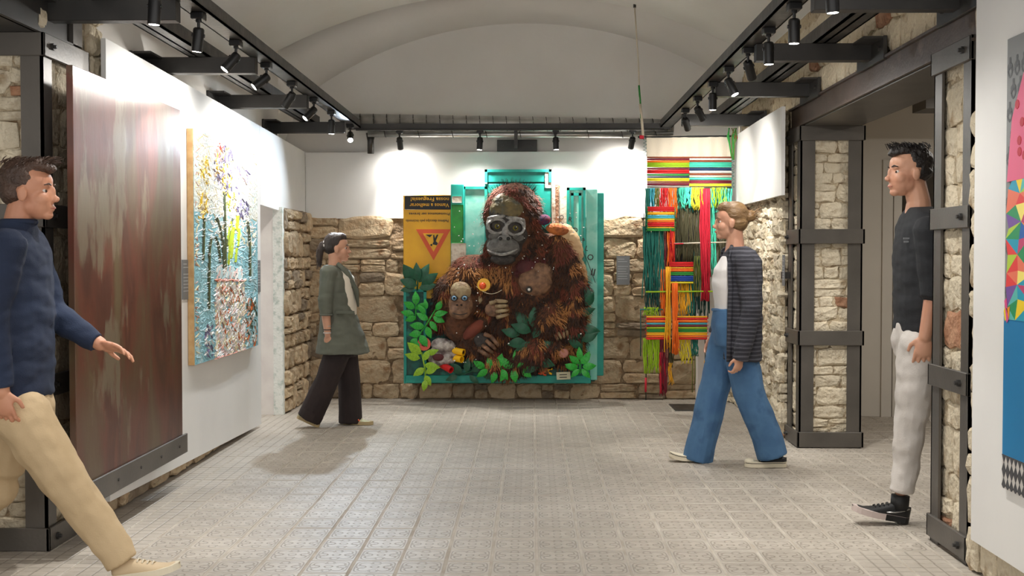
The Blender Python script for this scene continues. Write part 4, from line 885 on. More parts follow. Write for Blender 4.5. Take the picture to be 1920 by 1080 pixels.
def sticks(x0, x1, rows, sag=0, d=.012):
    for y0, y1, c in rows:
        r_ = max(.0028, (y1 - y0) / 2 * HY / FOC); n = max(1, round((y1 - y0) / 3.2))
        for k in range(n):
            y = y0 + (y1 - y0) * (k + .5) / n; MB().tube([H(x0, y, d), H((x0 + x1) / 2, y + sag, d), H(x1, y, d)], r_ / n * 1.03, 8).build('stick', c, wh, True)
sticks(1213, 1292, [(294,297,'y_brown'), (297.5,300.5,'y_wine'), (301,305,'y_orange'), (305,314,'y_lime'), (315,318,'y_wine'), (318.5,325.5,'y_red'), (326.5,330,'y_green'), (331,333.5,'y_navy'), (334,340,'y_yellow'), (340.5,343,'y_brown'), (343.5,348,'y_wine'), (348.5,352.5,'y_grey')])
sticks(1292, 1371, [(294,296.5,'y_brown'), (297,300.5,'y_white'), (301,304,'y_brown'), (304.5,314,'y_aqua'), (315,320,'y_navy'), (320.5,325,'y_white'), (325.5,328.5,'y_brown'), (329,333,'y_beige'), (333.5,337.5,'y_aqua'), (338.5,344,'y_wine'), (344.5,349.5,'y_yellow'), (350,352.5,'y_khaki')])
sticks(1213, 1263, [(388,397,'y_red'), (398,403,'y_amber'), (404,410,'y_sky'), (410.5,413,'y_yellow'), (413.5,417,'y_orange'), (417.5,425,'y_red'), (426,428,'y_amber'), (428.5,433.5,'y_green')], d=.05)
sticks(1254, 1298, [(491,500,'y_red'), (501,503,'y_amber'), (503.5,509,'y_orange'), (510,516,'y_green'), (517,527,'y_blue'), (528,531.5,'y_yellow')], d=.06)
for x0, x1 in ((1211, 1253), (1268, 1324)): sticks(x0, x1, [(592,595,'y_amber'), (595.5,599,'y_red'), (599.5,604,'y_orange'), (604.5,608,'y_sky'), (608.5,612,'y_wine'), (612.5,616,'y_lime'), (616.5,622,'y_green'), (622.5,628,'y_amber'), (628.5,632,'y_orange'), (632.5,636,'y_red')], d=.055)
def ladder(x, y0, y1, m, d=.014, w=3):
    n = int((y1 - y0) / 3.2); MB().tube([H(x + (w if k % 2 else -w), y0 + (y1 - y0) * k / n, d + (.006 if k % 2 else -.002)) for k in range(n + 1)], .0032, 5).build('edge_cord', m, wh)
ladder(1209, 262, 356, 'y_teal'); ladder(1373, 300, 354, 'y_teal'); ladder(1212, 388, 434, 'y_green', .052, 2); ladder(1264, 388, 434, 'y_green', .052, 2); ladder(1211, 592, 636, 'y_red', .056, 2); ladder(1324, 592, 636, 'y_red', .056, 2)
def hank(x0, x1, y0, y1, m, n, d=.0, wob=2.0, seed=0, rr=.0042):
    r = random.Random(seed or int(x0 * 7 + y0)); b = MB()
    for k in range(n):
        xa = x0 + (x1 - x0) * (k + r.random()) / n; yb = y1 - r.uniform(0, 1) ** 2 * (y1 - y0) * .22; dd = d + r.uniform(-.015, .02); ph = r.uniform(0, 6)
        b.tube([H(xa + wob * math.sin(ph + t * 5) * t + (r.uniform(-1,1)), y0 + (yb - y0) * t, dd + .006 * math.sin(ph + t * 7)) for t in [i / 7 for i in range(8)]], rr * r.uniform(.8, 1.2), 5)
    stuff(b.build('yarn_hank', m, wh, True))
hank(1210,1225,353,480,'y_teal',14); hank(1218,1226,353,395,'y_sky',8,.015); hank(1226,1236,353,392,'y_olive',10,.015); hank(1236,1252,353,400,'y_red',14,.02); hank(1252,1268,353,410,'y_orange',14,.018)
hank(1206,1244,425,560,'y_teal',40,.01,3); hank(1208,1232,400,545,'y_deep',16,-.02); hank(1244,1266,425,600,'y_wine',18,-.01,2.5); hank(1250,1264,430,505,'y_orange',12,.02); hank(1254,1262,430,500,'y_red',8,.03)
hank(1268,1372,352,400,'y_teal',60,.0,3); hank(1270,1300,352,392,'y_aqua',22,.02,3); hank(1296,1318,352,395,'y_yellow',22,.03,4); hank(1332,1362,352,390,'y_lime',22,.02,4); hank(1345,1372,354,400,'y_aqua',16,.02,3)
hank(1266,1320,380,500,'y_khaki',60,-.005,2); hank(1268,1316,360,540,'y_black',34,-.03,2); hank(1330,1374,380,520,'y_khaki',40,-.01,3); hank(1326,1340,354,520,'y_aqua',14,.01,4); hank(1312,1330,354,565,'y_crimson',26,.035,2.5,rr=.0055)
hank(1210,1236,520,592,'y_deep',22); hank(1238,1256,505,600,'y_orange',14,.01); hank(1246,1256,500,660,'y_amber',10,.065); hank(1258,1268,530,664,'y_orange',12,.08,1.5,rr=.006); hank(1270,1296,530,594,'y_amber',18,.01); hank(1284,1300,525,600,'y_teal',14); hank(1300,1330,470,598,'y_deep',26,-.02); hank(1300,1314,480,556,'y_olive',8,.02)
hank(1207,1234,576,592,'y_lime',20,.03,1); hank(1206,1236,634,700,'y_lime',30,.02,3); hank(1236,1250,634,742,'y_wine',18,.02,2); hank(1236,1246,660,738,'y_crimson',8,.03,2); hank(1252,1262,636,690,'y_khaki',8,.0,2); hank(1252,1260,680,722,'y_amber',5,.02,3); hank(1272,1294,634,682,'y_yellow',12,.02,4); hank(1296,1308,634,668,'y_teal',14,.02,2); hank(1262,1270,600,662,'y_orange',8,.08)
rope('yarn_rod', [H(1255, 457, .03), H(1370, 454, .03)], 'y_beige', .006); rope('yarn_rod', [H(1256, 458, .037), H(1280, 457, .037)], 'y_crimson', .006); rope('yarn_rod', [H(1210, 547, .04), H(1344, 546, .04)], 'y_lime', .007); rope('yarn_rod', [H(1200, 580, .03), H(1242, 580, .03)], 'y_teal', .005)
for x, y0, y1, m in ((1211, 636, 750, 'y_black'), (1322, 636, 756, 'y_black'), (1298, 660, 736, 'y_olive'), (1303, 660, 720, 'y_olive'), (1201, 578, 668, 'y_deep')):
    rope('cord', [H(x, y0), H(x + .5, (y0 + y1) / 2), H(x, y1)], m, .0045)
rope('cord', [H(1211, 708), H(1210.5, 735)], 'y_crimson', .009); rope('cord', [H(1322, 676), H(1322, 682)], 'y_amber', .009); rope('cord', [H(1322, 684), H(1322, 692)], 'y_black', .011)
# ------------------------------------------------------------------ people
mat('skin', (206,156,128), .5, col2=(194,140,114), scale=6, bump=.03, bscale=80); mat('skin_warm', (198,142,112), .5, col2=(184,126,98), scale=6, bump=.03, bscale=80)
mat('hair_dark', (40,30,26), .45, col2=(62,46,38), scale=14, bump=.6, bscale=60, stretch=(1,1,.25)); mat('hair_black', (26,23,23), .45, col2=(44,38,36), scale=14, bump=.6, bscale=60); mat('hair_brown', (58,42,34), .5, col2=(82,60,48), scale=14, bump=.6, bscale=60); mat('hair_blond', (150,118,78), .45, col2=(108,80,50), scale=16, bump=.6, bscale=60, stretch=(.35,1,1))
mat('blazer', (100,102,90), .85, col2=(90,92,82), scale=5, bump=.12, bscale=220); mat('creamtop', (222,212,196), .8, bump=.1, bscale=120); mat('browntrousers', (44,32,31), .85, col2=(36,26,26), scale=6, bump=.1, bscale=150)
mat('jeans', (58,94,134), .85, col2=(42,74,112), scale=5, bump=.15, bscale=260, col3=(74,112,150), mid=(.3,.72)); mat('whitetop', (226,222,220), .8, bump=.1, bscale=150)
mat('navy', (34,46,70), .9, col2=(28,38,60), scale=5, bump=.15, bscale=220); mat('khaki', (196,172,136), .85, col2=(180,156,120), scale=4, bump=.12, bscale=160); mat('blackshirt', (26,28,32), .85, col2=(32,34,38), scale=5, bump=.1, bscale=200); mat('whitetrousers', (206,200,194), .85, col2=(190,184,178), scale=5, bump=.12, bscale=160)
mat('eyewhite', (204,194,186), .25); mat('iris', (54,38,28), .15); mat('lip', (170,98,88), .5)
mat('offwhite', (224,214,190), .6); mat('shoeblack', (24,25,26), .5, bump=.1, bscale=150); mat('soleblack', (18,18,18), .6); mat('solepink', (196,180,174), .6); mat('shoegreen', (196,196,160), .6); mat('stripeorange', (236,104,62), .5); mat('gum', (176,156,116), .6); mat('shoebeige', (206,184,150), .7)
def striped(name, c1, c2, k):
    m = mat(name, c1, .85, bump=.15, bscale=150); nt = m.node_tree; b = nt.nodes['Principled BSDF']; tc = nt.nodes.new('ShaderNodeTexCoord'); w = nt.nodes.new('ShaderNodeTexWave'); w.bands_direction = 'Z'; w.inputs['Scale'].default_value = k; w.inputs['Distortion'].default_value = 1.2; w.inputs['Detail'].default_value = 2
    r = nt.nodes.new('ShaderNodeValToRGB'); r.color_ramp.elements[0].position = .55; r.color_ramp.elements[0].color = s2l(c1); r.color_ramp.elements[1].position = .85; r.color_ramp.elements[1].color = s2l(c2)
    nt.links.new(tc.outputs['Object'], w.inputs[0]); nt.links.new(w.outputs[0], r.inputs[0]); nt.links.new(r.outputs[0], b.inputs['Base Color'])
striped('cardigan', (44,44,52), (78,78,86), 12)
def chain(b, pts, n=14, ends=(True, True)):
    """tapering limb through (point, radius) pairs"""
    ps = []; 
    for (p, r), (q, s) in zip(pts, pts[1:]):
        for k in range(4): t = k / 4; ps.append((Vector(p).lerp(Vector(q), t), r + (s - r) * t))
    ps.append((Vector(pts[-1][0]), pts[-1][1])); b.tube([p for p, r in ps], [r for p, r in ps], n)
    for i, (p, r) in enumerate(pts):
        if (i == 0 and not ends[0]) or (i == len(pts) - 1 and not ends[1]): continue
        b.ell(p, (r, r, r), None, 12, 8)
    return b
def loft(b, secs, F, L_, n=24, ex=2.4):
    """torso: secs = (centre, forward radius, side radius)"""
    rs = []
    for c, rf, rs_ in secs:
        ring = []
        for i in range(n):
            a = 2 * PI * i / n; cc, ss = math.cos(a), math.sin(a); q = (abs(cc) ** ex + abs(ss) ** ex) ** (-1 / ex); ring.append(Vector(c) + F * (cc * q * rf) + L_ * (ss * q * rs_))
        rs.append(ring)
    return b.rings(rs)
def folds(amp, sc=(7, 7, 16), seed=0):
    return lambda c, n: amp * (noise.noise(Vector((c.x * sc[0] + seed, c.y * sc[1], c.z * sc[2]))) + .5 * noise.noise(Vector((c.x * sc[0] * 2.3, c.y * sc[1] * 2.3 + seed, c.z * sc[2] * 2.1))))
def hand_shapes(b, wrist, d, palm, side, curl=.5, k=1.0):
    """palm and five fingers; d: along the hand, palm: palm normal, side: thumb side"""
    d, palm = Vector(d).normalized(), Vector(palm).normalized(); palm = (palm - d * palm.dot(d)).normalized(); t_ = d.cross(palm).normalized() * side
    w = Vector(wrist); Mx = Matrix((t_, d, palm)).transposed()
    b.ell(w + d * .045 * k, (.040 * k, .054 * k, .016 * k), Mx, 14, 10); b.ell(w + d * .07 * k, (.041 * k, .026 * k, .013 * k), Mx, 12, 8); b.ell(w + d * .03 * k + t_ * .022 * k + palm * .006, (.019 * k, .03 * k, .016 * k), Mx, 10, 8)
    for i, (o, ln) in enumerate(((.0325, .072), (.0110, .082), (-.0108, .077), (-.0318, .060))):
        p = w + d * (.084 - .004 * abs(i - 1)) * k + t_ * o * k; pts = [(p - d * .012, .0088 * k)]; a = curl * .5 + .08 * i * curl
        for f in (.42, .32, .26):
            dr = (d * math.cos(a) + palm * math.sin(a) + t_ * (o * 1.6)).normalized(); p = p + dr * ln * f * k; pts.append((p, (.0086 if f > .4 else .0078 if f > .3 else .0066) * k)); a += curl * .75
        chain(b, pts, 8)
    p = w + d * .022 * k + t_ * .032 * k + palm * .004; q = p + (d * .65 + t_ * .7 + palm * .35).normalized() * .034 * k; s = q + (d * .95 + t_ * .2 + palm * .35).normalized() * .03 * k; chain(b, [(p, .0125 * k), (q, .0105 * k), (s, .0085 * k)], 8)
def head_shapes(b, hc, HF, HL, HU, k, woman=False):
    Mx = Matrix((HF, HL, HU)).transposed(); o = lambda f, s, u: hc + (HF * f + HL * s + HU * u) * k; e = lambda c, r: b.ell(o(*c), tuple(x * k for x in r), Mx, 18, 12)
    j = .92 if woman else 1.0
    e((-.012, 0, .038), (.096, .076, .092)); e((.034, 0, -.028), (.058, .058 * j, .078)); e((.012, 0, -.052), (.055, .056 * j, .045)); e((.066, 0, -.088), (.024, .026 * j, .019)); e((.036, 0, .046), (.052, .064, .052))
    e((.1, 0, -.024), (.0175, .0125, .0135)); e((.09, 0, .0), (.0125, .0085, .028)); e((.102, .009, -.03), (.009, .007, .007)); e((.102, -.009, -.03), (.009, .007, .007)); e((.072, .02, .028), (.013, .03, .012)); e((.072, -.02, .028), (.013, .03, .012))
    for s in (1, -1): e((.05, s * .03, -.024), (.034, .03, .034)); e((-.006, s * .076, -.008), (.020, .008, .031)); e((-.012, s * .081, .0), (.012, .006, .02))
    e((.087, 0, -.056), (.0125, .02, .0058)); e((.084, 0, -.067), (.0125, .017, .0062))
    return o, Mx
def face_parts(t, o, Mx, k, hair_m):
    for s in (1, -1):
        ey = MB().ell(o(.064, s * .031, .006), (.0118 * k,) * 3).build('eye', 'eyewhite', t, True); MB().ell(o(.0728, s * .0325, .006), (.0056 * k, .007 * k, .0062 * k)).build('iris', 'iris', ey, True)
        MB().tube([o(.072, s * .05, .030), o(.086, s * .036, .036), o(.089, s * .018, .031)], [.0022 * k, .0038 * k, .003 * k], 6).build('eyebrow', hair_m, t, True)
    MB().tube([o(.088, .019, -.0615), o(.0975, 0, -.0605), o(.088, -.019, -.0615)], [.0018 * k, .004 * k, .0018 * k], 6).build('lips', 'lip', t, True)
def shoe(t, heel, toe, w, m_up, m_sole, style=None, tip=.0, ht=.088, sole=.026):
    """heel and toe: ground points of the sole"""
    h, q = Vector(heel), Vector(toe); a = (q - h); L_ = a.length; a.normalize(); s = a.cross(Vector((0, 0, 1))).normalized(); u = s.cross(a).normalized()
    def outline(t_): return w / 2 * (.72 * min(1, (t_ / .1) ** .5 if t_ < .1 else 1) + .3 * math.sin(PI * min(1, max(0, (t_ - .3) / .75))) ) * (1 if t_ < .85 else max(.3, math.sqrt(max(0, 1 - ((t_ - .85) / .155) ** 2))))
    ts = [.005, .04, .1, .2, .32, .45, .58, .7, .8, .88, .94, .985, 1.0]
    def top(t_): return ht * (1.0 if t_ < .3 else 1 - .56 * min(1, (t_ - .3) / .5) ** .8) * (1 if t_ < .9 else .82) * (1 if t_ > .05 else .9)
    rs = []; lift = lambda t_: tip * max(0, (t_ - .6) / .4) ** 2
    for t_ in ts:
        ww, hh = outline(t_) * .97, top(t_); c = h + a * (t_ * L_) + u * (sole * .7 + lift(t_)); ring = []
        for i in range(13): an = PI * i / 12; ring.append(c + s * (ww * math.copysign(abs(math.cos(an)) ** .7, math.cos(an))) + u * ((hh - sole) * math.sin(an) ** .75))
        rs.append(ring)
    sh = obj('shoe', normals_out(MB().rings(rs).mesh('shoe')), m_up, t, True)
    lo = [h + a * (t_ * L_) + s * (outline(t_) * 1.04) + u * lift(t_) for t_ in ts] + [h + a * (t_ * L_) - s * (outline(t_) * 1.04) + u * lift(t_) for t_ in ts[::-1]]
    obj('sole', normals_out(MB().prism(lo, u * sole).mesh('sole')), m_sole, sh)
    for k in range(4):
        t_ = .42 + .07 * k; c = h + a * (t_ * L_) + u * (top(t_) + .002 + lift(t_) - .004); MB().tube([c - s * w * .22 - u * .006, c + u * .002, c + s * w * .22 - u * .006], .0032, 6).build('lace', 'offwhite' if style != 'run' else 'shoeblack', sh, True)
    near = -1 if s.y > 0 else 1
    if style == 'stripes':
        for k in range(3):
            t0 = .42 + .09 * k; b = MB()
            for sd in (1, -1):
                A = h + a * (t0 * L_) + s * sd * (outline(t0) * .99 + .001) + u * (sole + .006); B = h + a * ((t0 - .1) * L_) + s * sd * (outline(t0) * .66 + .004) + u * (top(t0 - .1) * .88); b.tube([A, (A + B) / 2 + s * sd * .006, B], .0055, 6)
            b.build('stripe', 'stripeorange', sh, True)
    if style == 'run':
        b = MB()
        for sd in (1, -1): b.tube([h + a * (x * L_) + s * sd * (outline(x) * 1.0 + .001) + u * z for x, z in ((.45, .04), (.3, .045), (.16, .06), (.06, .075))], .0035, 6)
        b.build('side_line', 'galv', sh, True); hb = [h + a * (x * L_) + s * outline(x) * 1.06 for x in ts[:6]] + [h + a * (x * L_) - s * outline(x) * 1.06 for x in ts[:6][::-1]]
        obj('heel_block', normals_out(MB().prism([p - u * .001 for p in hb], u * .03).mesh('heel_block')), 'soleblack', sh)
    if style == 'canvas': MB().tube([h + a * (x * L_) + s * near * (outline(x) * 1.05) + u * (sole * .8 + lift(x)) for x in ts[1:-1]], .002, 5).build('sole_line', 'soleblack', sh)
    return sh
VX = .0048
def vy(Y0): return lambda px, py, dy=0.0: W(px, py, Y=Y0 + dy)
def figure(label, Y0, F, root):
    t = thing('person', label, 'person', root); F = Vector((F, 0, 0)); return t, F, Vector((0, 0, 1)).cross(F)
def skinbody(t, m, head, k, HFyaw, F, neck, shoulders, arms, hips, legs, woman, hair_m, pitch=0.0):
    """one continuous body: head, neck, trunk, arms with hands, legs"""
    b = MB(); HF = (Matrix.Rotation(HFyaw, 3, 'Z') @ F); HL = Vector((0, 0, 1)).cross(HF); HF = Matrix.Rotation(pitch, 3, HL) @ HF; HU = HF.cross(HL)
    o, Mx = head_shapes(b, head, HF, HL, HU, k, woman); chain(b, [(o(-.03, 0, -.04), .052 * k), (neck + Vector((0, 0, .03)), .055 * k), (neck - Vector((0, 0, .06)), .068 * k)])
    L_ = Vector((0, 0, 1)).cross(F); c1 = (shoulders[0] + shoulders[1]) / 2; c2 = (hips[0] + hips[1]) / 2; sw = (shoulders[0] - shoulders[1]).length / 2
    loft(b, [(c1 + Vector((0, 0, .03)), .06, sw * .75), (c1.lerp(c2, .12), .085, sw * .95), (c1.lerp(c2, .45), .085, sw * .78), (c1.lerp(c2, .75), .075, sw * .7), (c2, .09, sw * .8)], F, L_)
    for A in arms:
        chain(b, A['j']); hand_shapes(b, A['j'][-1][0], A['d'], A['palm'], A['side'], A['curl'], A.get('k', 1))
    for l in legs: chain(b, l)
    body = obj('body', remesh(b, VX, 4, 'body'), m, t); face_parts(t, o, Mx, k, hair_m); return o, Mx
def garment(t, name, m, b, vox=.009, amp=.006, sm=3, seed=0, sc=(7, 7, 16)): return obj(name, remesh(b, vox, sm, name, folds(amp, sc, seed)), m, t)
V3 = Vector
def strands(t, o, k, m, n, seed, area, dirs, L_, parent=None):
    r = random.Random(seed); b = MB()
    for i in range(n):
        f, s, u = area(r); p = o(f, s, u); q = dirs(r, f, s, u); e = o(f + q[0] * L_, s + q[1] * L_, u + q[2] * L_); b.tube([p, (p + e) / 2 + (o(0, 0, .004) - o(0, 0, 0)), e], [.002 * k, .0022 * k, .0008 * k], 4)
    stuff(b.build('hair_strands', m, parent or t))

# ---- woman in the grey-green blazer, walking past the ape relief
Y0 = 8.95; J = vy(Y0); t, F, L_ = figure('woman in a grey-green blazer and wide dark brown trousers walking past the stone wall', Y0, 1, (W(632, 800, Z=0).x, Y0, 0))
n_, f_ = -.16, .16
sh = [J(618, 510, .15), J(628, 510, -.15)][::-1]
armN = [(J(618, 511, -.165), .047), (J(609, 570, -.21), .038), (J(612, 600, -.205), .034), (J(615, 628, -.19), .026)]
armF = [(J(632, 511, .165), .047), (J(645, 570, .2), .038), (J(668, 615, .18), .026)]
hips = [J(640, 628, -.085), J(640, 628, .085)]
legN = [(J(638, 640, -.09), .085), (J(614, 715, -.1), .058), (J(582, 778, -.1), .038)]; legF = [(J(642, 640, .09), .085), (J(655, 720, .09), .058), (J(654, 788, .09), .038)]
o, Mx = skinbody(t, 'skin', J(633, 467), .92, -.0 + .12, F, J(628, 497), sh, [dict(j=armN, d=(.02, 0, -1), palm=(.3, 1, 0), side=1, curl=.45, k=.92), dict(j=armF, d=(.5, 0, -.9), palm=(-.2, -1, 0), side=1, curl=.5, k=.92)], hips, [legN, legF], True, 'hair_dark')
b = MB(); e = lambda f, s, u, a, c, d: b.ell(o(f, s, u), (a * .92, c * .92, d * .92), Mx, 16, 12)
e(-.03, 0, .055, .092, .083, .088); e(-.05, 0, .01, .07, .079, .06); e(.02, 0, .1, .06, .065, .04); e(-.115, 0, .04, .03, .03, .03); chain(b, [(o(-.13, 0, .035), .026), (o(-.15, 0, -.02), .03), (o(-.155, 0, -.09), .026), (o(-.15, 0, -.14), .012)])
hr = obj('hair', remesh(b, .006, 2, 'hair', folds(.003, (40, 40, 14))), 'hair_dark', t); MB().tube([o(-.112, .028 * math.cos(a), .04 + .028 * math.sin(a)) for a in [2 * PI * i / 12 for i in range(13)]], .008, 8).build('hair_tie', 'whitetop', hr, True)
strands(t, o, .92, 'hair_dark', 60, 4, lambda r: (-.15 + r.uniform(-.02, .02), r.uniform(-.02, .02), r.uniform(-.12, .02)), lambda r, f, s, u: (-.25, r.uniform(-.3, .3), -1), .06, hr)
b = MB(); loft(b, [(J(630, 500), .07, .08), (J(640, 520), .1, .14), (J(644, 560), .1, .14), (J(645, 610), .095, .135)], F, L_); garment(t, 'top', 'creamtop', b, .008, .003)
b = MB(); loft(b, [(J(622, 497), .055, .10), (J(622, 504), .085, .175), (J(628, 520), .115, .195), (J(632, 555), .125, .19), (J(635, 590), .135, .19), (J(640, 625), .175, .21), (J(643, 661), .212, .225)], F, L_)
chain(b, [(armN[0][0], .062), (armN[1][0] + V3((0, 0, .03)), .057), (J(612, 590, -.207), .05)], ends=(True, False)); chain(b, [(armF[0][0], .062), (armF[1][0], .055), (J(655, 592, .19), .05)], ends=(True, False))
jk = garment(t, 'blazer', 'blazer', b, .008, .007, 3, 1)
b = MB(); c = J(646, 520, -.01)
for s in (-1, 1):
    lap = [J(626, 494, s * .075), J(645, 512, s * .085), J(661, 545, s * .06), J(665, 575, s * .03)]; MB().tube([p + V3((.028, 0, 0)) for p in lap], [.016, .026, .022, .008], 8).build('lapel', 'blazer', jk, True)
MB().tube([J(612 + 14 * math.cos(a), 590, -.207) if False else J(612, 590, -.207) + V3((.047 * math.cos(a), .047 * math.sin(a), 0)) for a in [2 * PI * i / 14 for i in range(15)]], .008, 6).build('cuff', 'blazer', jk, True)
bx_ = J(648, 583, -.185); MB().box((bx_.x - .07, bx_.y - .025, bx_.z - .02), (bx_.x + .07, bx_.y - .005, bx_.z + .0)).build('pocket_flap', 'blazer', jk)
b = MB(); loft(b, [(J(640, 612), .12, .15), (J(640, 640), .13, .165), (J(640, 668), .12, .16)], F, L_)
chain(b, [(J(636, 650, -.085), .105), (J(612, 715, -.1), .092), (J(588, 768, -.1), .098), (J(578, 786, -.1), .098)], ends=(True, False)); chain(b, [(J(645, 650, .085), .105), (J(655, 715, .09), .09), (J(657, 775, .09), .094), (J(657, 793, .09), .094)], ends=(True, False))
garment(t, 'trousers', 'browntrousers', b, .009, .006, 3, 5, (9, 9, 5))
for z, m in ((618, 'shoeblack'), (624, 'whitetop'), (611, 'galv')): c = J(614, z, -.195); MB().tube([c + V3((.031 * math.cos(a), .031 * math.sin(a), 0)) for a in [2 * PI * i / 14 for i in range(15)]], .0035, 6).build('bracelet', m, t, True)
hN, tN = J(556, 783, -.1), J(598, 802, -.1); tN.z = max(tN.z, .004); shoe(t, hN, tN, .088, 'shoegreen', 'gum', 'stripes', 0.0, .082); h2 = J(643, 800, .09); h2.z = 0.002; shoe(t, h2, h2 + V3((.245, -.02, 0)), .088, 'shoegreen', 'gum', 'stripes', 0, .082)

# ---- woman in the dark cardigan and jeans
Y0 = 7.34; J = vy(Y0); t, F, L_ = figure('blond woman in dark striped cardigan and blue jeans walking before the woven hanging', Y0, -1, (W(1365, 870, Z=0).x, Y0, 0))
armN = [(J(1396, 492, -.175), .047), (J(1409, 580, -.235), .038), (J(1396, 640, -.24), .032), (J(1387, 668, -.24), .026)]; armF = [(J(1378, 492, .165), .047), (J(1362, 575, .2), .038), (J(1336, 632, .17), .026)]
hips = [J(1376, 612, -.09), J(1376, 612, .09)]
legN = [(J(1382, 625, -.09), .085), (J(1402, 735, -.1), .058), (J(1448, 838, -.1), .038)]; legF = [(J(1366, 625, .09), .085), (J(1338, 735, .09), .058), (J(1312, 848, .09), .038)]
o, Mx = skinbody(t, 'skin', J(1369, 418), .97, -.1, F, J(1378, 456), [J(1390, 488, -.15), J(1382, 488, .15)], [dict(j=armN, d=(-.12, 0, -1), palm=(-.6, .8, 0), side=-1, curl=.95, k=.92), dict(j=armF, d=(-.3, 0, -1), palm=(.2, -1, 0), side=-1, curl=.5, k=.92)], hips, [legN, legF], True, 'hair_blond')
b = MB(); e = lambda f, s, u, a, c, d: b.ell(o(f, s, u), (a * .97, c * .97, d * .97), Mx, 16, 12)
e(-.03, 0, .055, .093, .084, .09); e(-.052, 0, .005, .066, .079, .07); e(.025, 0, .1, .058, .066, .042); e(-.128, 0, .045, .04, .038, .04); e(-.15, 0, .06, .022, .024, .022)
hr = obj('hair', remesh(b, .006, 2, 'hair', folds(.003, (14, 40, 40))), 'hair_blond', t); MB().tube([o(-.112, .032 * math.cos(a), .045 + .032 * math.sin(a)) for a in [2 * PI * i / 12 for i in range(13)]], .006, 8).build('hair_tie', 'shoeblack', hr, True)
strands(t, o, .97, 'hair_blond', 40, 6, lambda r: (-.14 + r.uniform(-.02, .02), r.uniform(-.025, .025), .045 + r.uniform(-.03, .03)), lambda r, f, s, u: (-1, r.uniform(-.8, .8), r.uniform(-.6, .8)), .05, hr)
b = MB(); loft(b, [(J(1374, 480), .07, .1), (J(1372, 505), .112, .15), (J(1370, 530), .12, .15), (J(1371, 560), .108, .14), (J(1372, 584), .106, .14)], F, L_); garment(t, 'top', 'whitetop', b, .008, .004)
CG = [(J(1383, 462), .055, .085), (J(1386, 470), .09, .16), (J(1390, 490), .112, .192), (J(1392, 540), .115, .2), (J(1391, 590), .117, .198), (J(1390, 640), .117, .2), (J(1389, 674), .115, .202)]
b = MB(); loft(b, CG, F, L_, ex=3.6)
chain(b, [(armN[0][0], .066), (armN[1][0], .062), (armN[2][0], .056), (J(1388, 676, -.24), .05)], ends=(True, False)); chain(b, [(armF[0][0], .064), (armF[1][0], .056), (J(1340, 627, .175), .046)], ends=(True, False))
cg = garment(t, 'cardigan', 'cardigan', b, .008, .007, 3, 2)
for s in (-1, 1): MB().tube([c + F * rf * .92 + L_ * s * rs * .84 for c, rf, rs in CG], [.012, .014, .015, .016, .016, .016, .016], 8).build('front_band', 'cardigan', cg, True)
b = MB(); loft(b, [(J(1371, 578), .115, .15), (J(1374, 610), .135, .17), (J(1378, 648), .13, .165)], F, L_)
chain(b, [(J(1384, 632, -.072), .108), (J(1404, 735, -.095), .1), (J(1440, 825, -.1), .1), (J(1449, 856, -.1), .1)], ends=(True, False)); chain(b, [(J(1364, 632, .085), .112), (J(1338, 735, .09), .1), (J(1314, 835, .09), .098), (J(1308, 864, .09), .098)], ends=(True, False))
jn = garment(t, 'jeans', 'jeans', b, .009, .007, 3, 8, (9, 9, 6))
MB().tube([J(1371, 581) + F * (.118 * math.cos(a)) + L_ * (.152 * math.sin(a)) for a in [2 * PI * i / 24 for i in range(25)]], .009, 6).build('waistband', 'jeans', jn, True)
h2 = J(1475, 862, -.1); h2.z = .002; shoe(t, h2, h2 + V3((-.268, 0, 0)), .09, 'shoeblack', 'offwhite', 'canvas', .0, .078, .034); h3 = J(1330, 868, .09); h3.z = .002; shoe(t, h3, h3 + V3((-.262, 0, .01)), .09, 'shoeblack', 'offwhite', 'canvas', .02, .078, .034)
MB().ell(h3 + V3((-.232, 0, .034)), (.034, .038, .022)).build('toe_cap', 'offwhite', t, True); MB().ell(h2 + V3((-.236, 0, .032)), (.034, .038, .022)).build('toe_cap', 'offwhite', t, True)

# ---- man in black stepping out of the side room
Y0 = 5.8; J = vy(Y0); t, F, L_ = figure('man in a black shirt and white trousers stepping out behind the strapped pier', Y0, -1, (W(1715, 965, Z=0).x, Y0, 0))
armN = [(J(1742, 432, -.19), .055), (J(1752, 545, -.21), .045), (J(1734, 632, -.2), .03)]; armF = [(J(1722, 432, .19), .055), (J(1700, 545, .22), .045), (J(1712, 630, .2), .03)]
hips = [J(1724, 622, -.095), J(1724, 622, .095)]
legN = [(J(1726, 640, -.09), .092), (J(1710, 770, -.1), .064), (J(1690, 915, -.1), .042)]; legF = [(J(1732, 640, .09), .092), (J(1772, 770, .1), .064), (J(1830, 890, .1), .042)]
o, Mx = skinbody(t, 'skin', J(1703, 326), 1.06, .1, F, J(1722, 388), [J(1734, 425, -.17), J(1728, 425, .17)], [dict(j=armN, d=(-.12, 0, -1), palm=(.2, 1, 0), side=-1, curl=.6, k=1.05), dict(j=armF, d=(.1, 0, -1), palm=(0, -1, 0), side=-1, curl=.6)], hips, [legN, legF], False, 'hair_black')
b = MB(); e = lambda f, s, u, a, c, d: b.ell(o(f, s, u), (a * 1.06, c * 1.06, d * 1.06), Mx, 16, 12)
e(-.028, 0, .055, .09, .081, .084); e(-.05, 0, .012, .064, .077, .055); e(.03, 0, .108, .06, .06, .032); e(.072, 0, .098, .024, .045, .02)
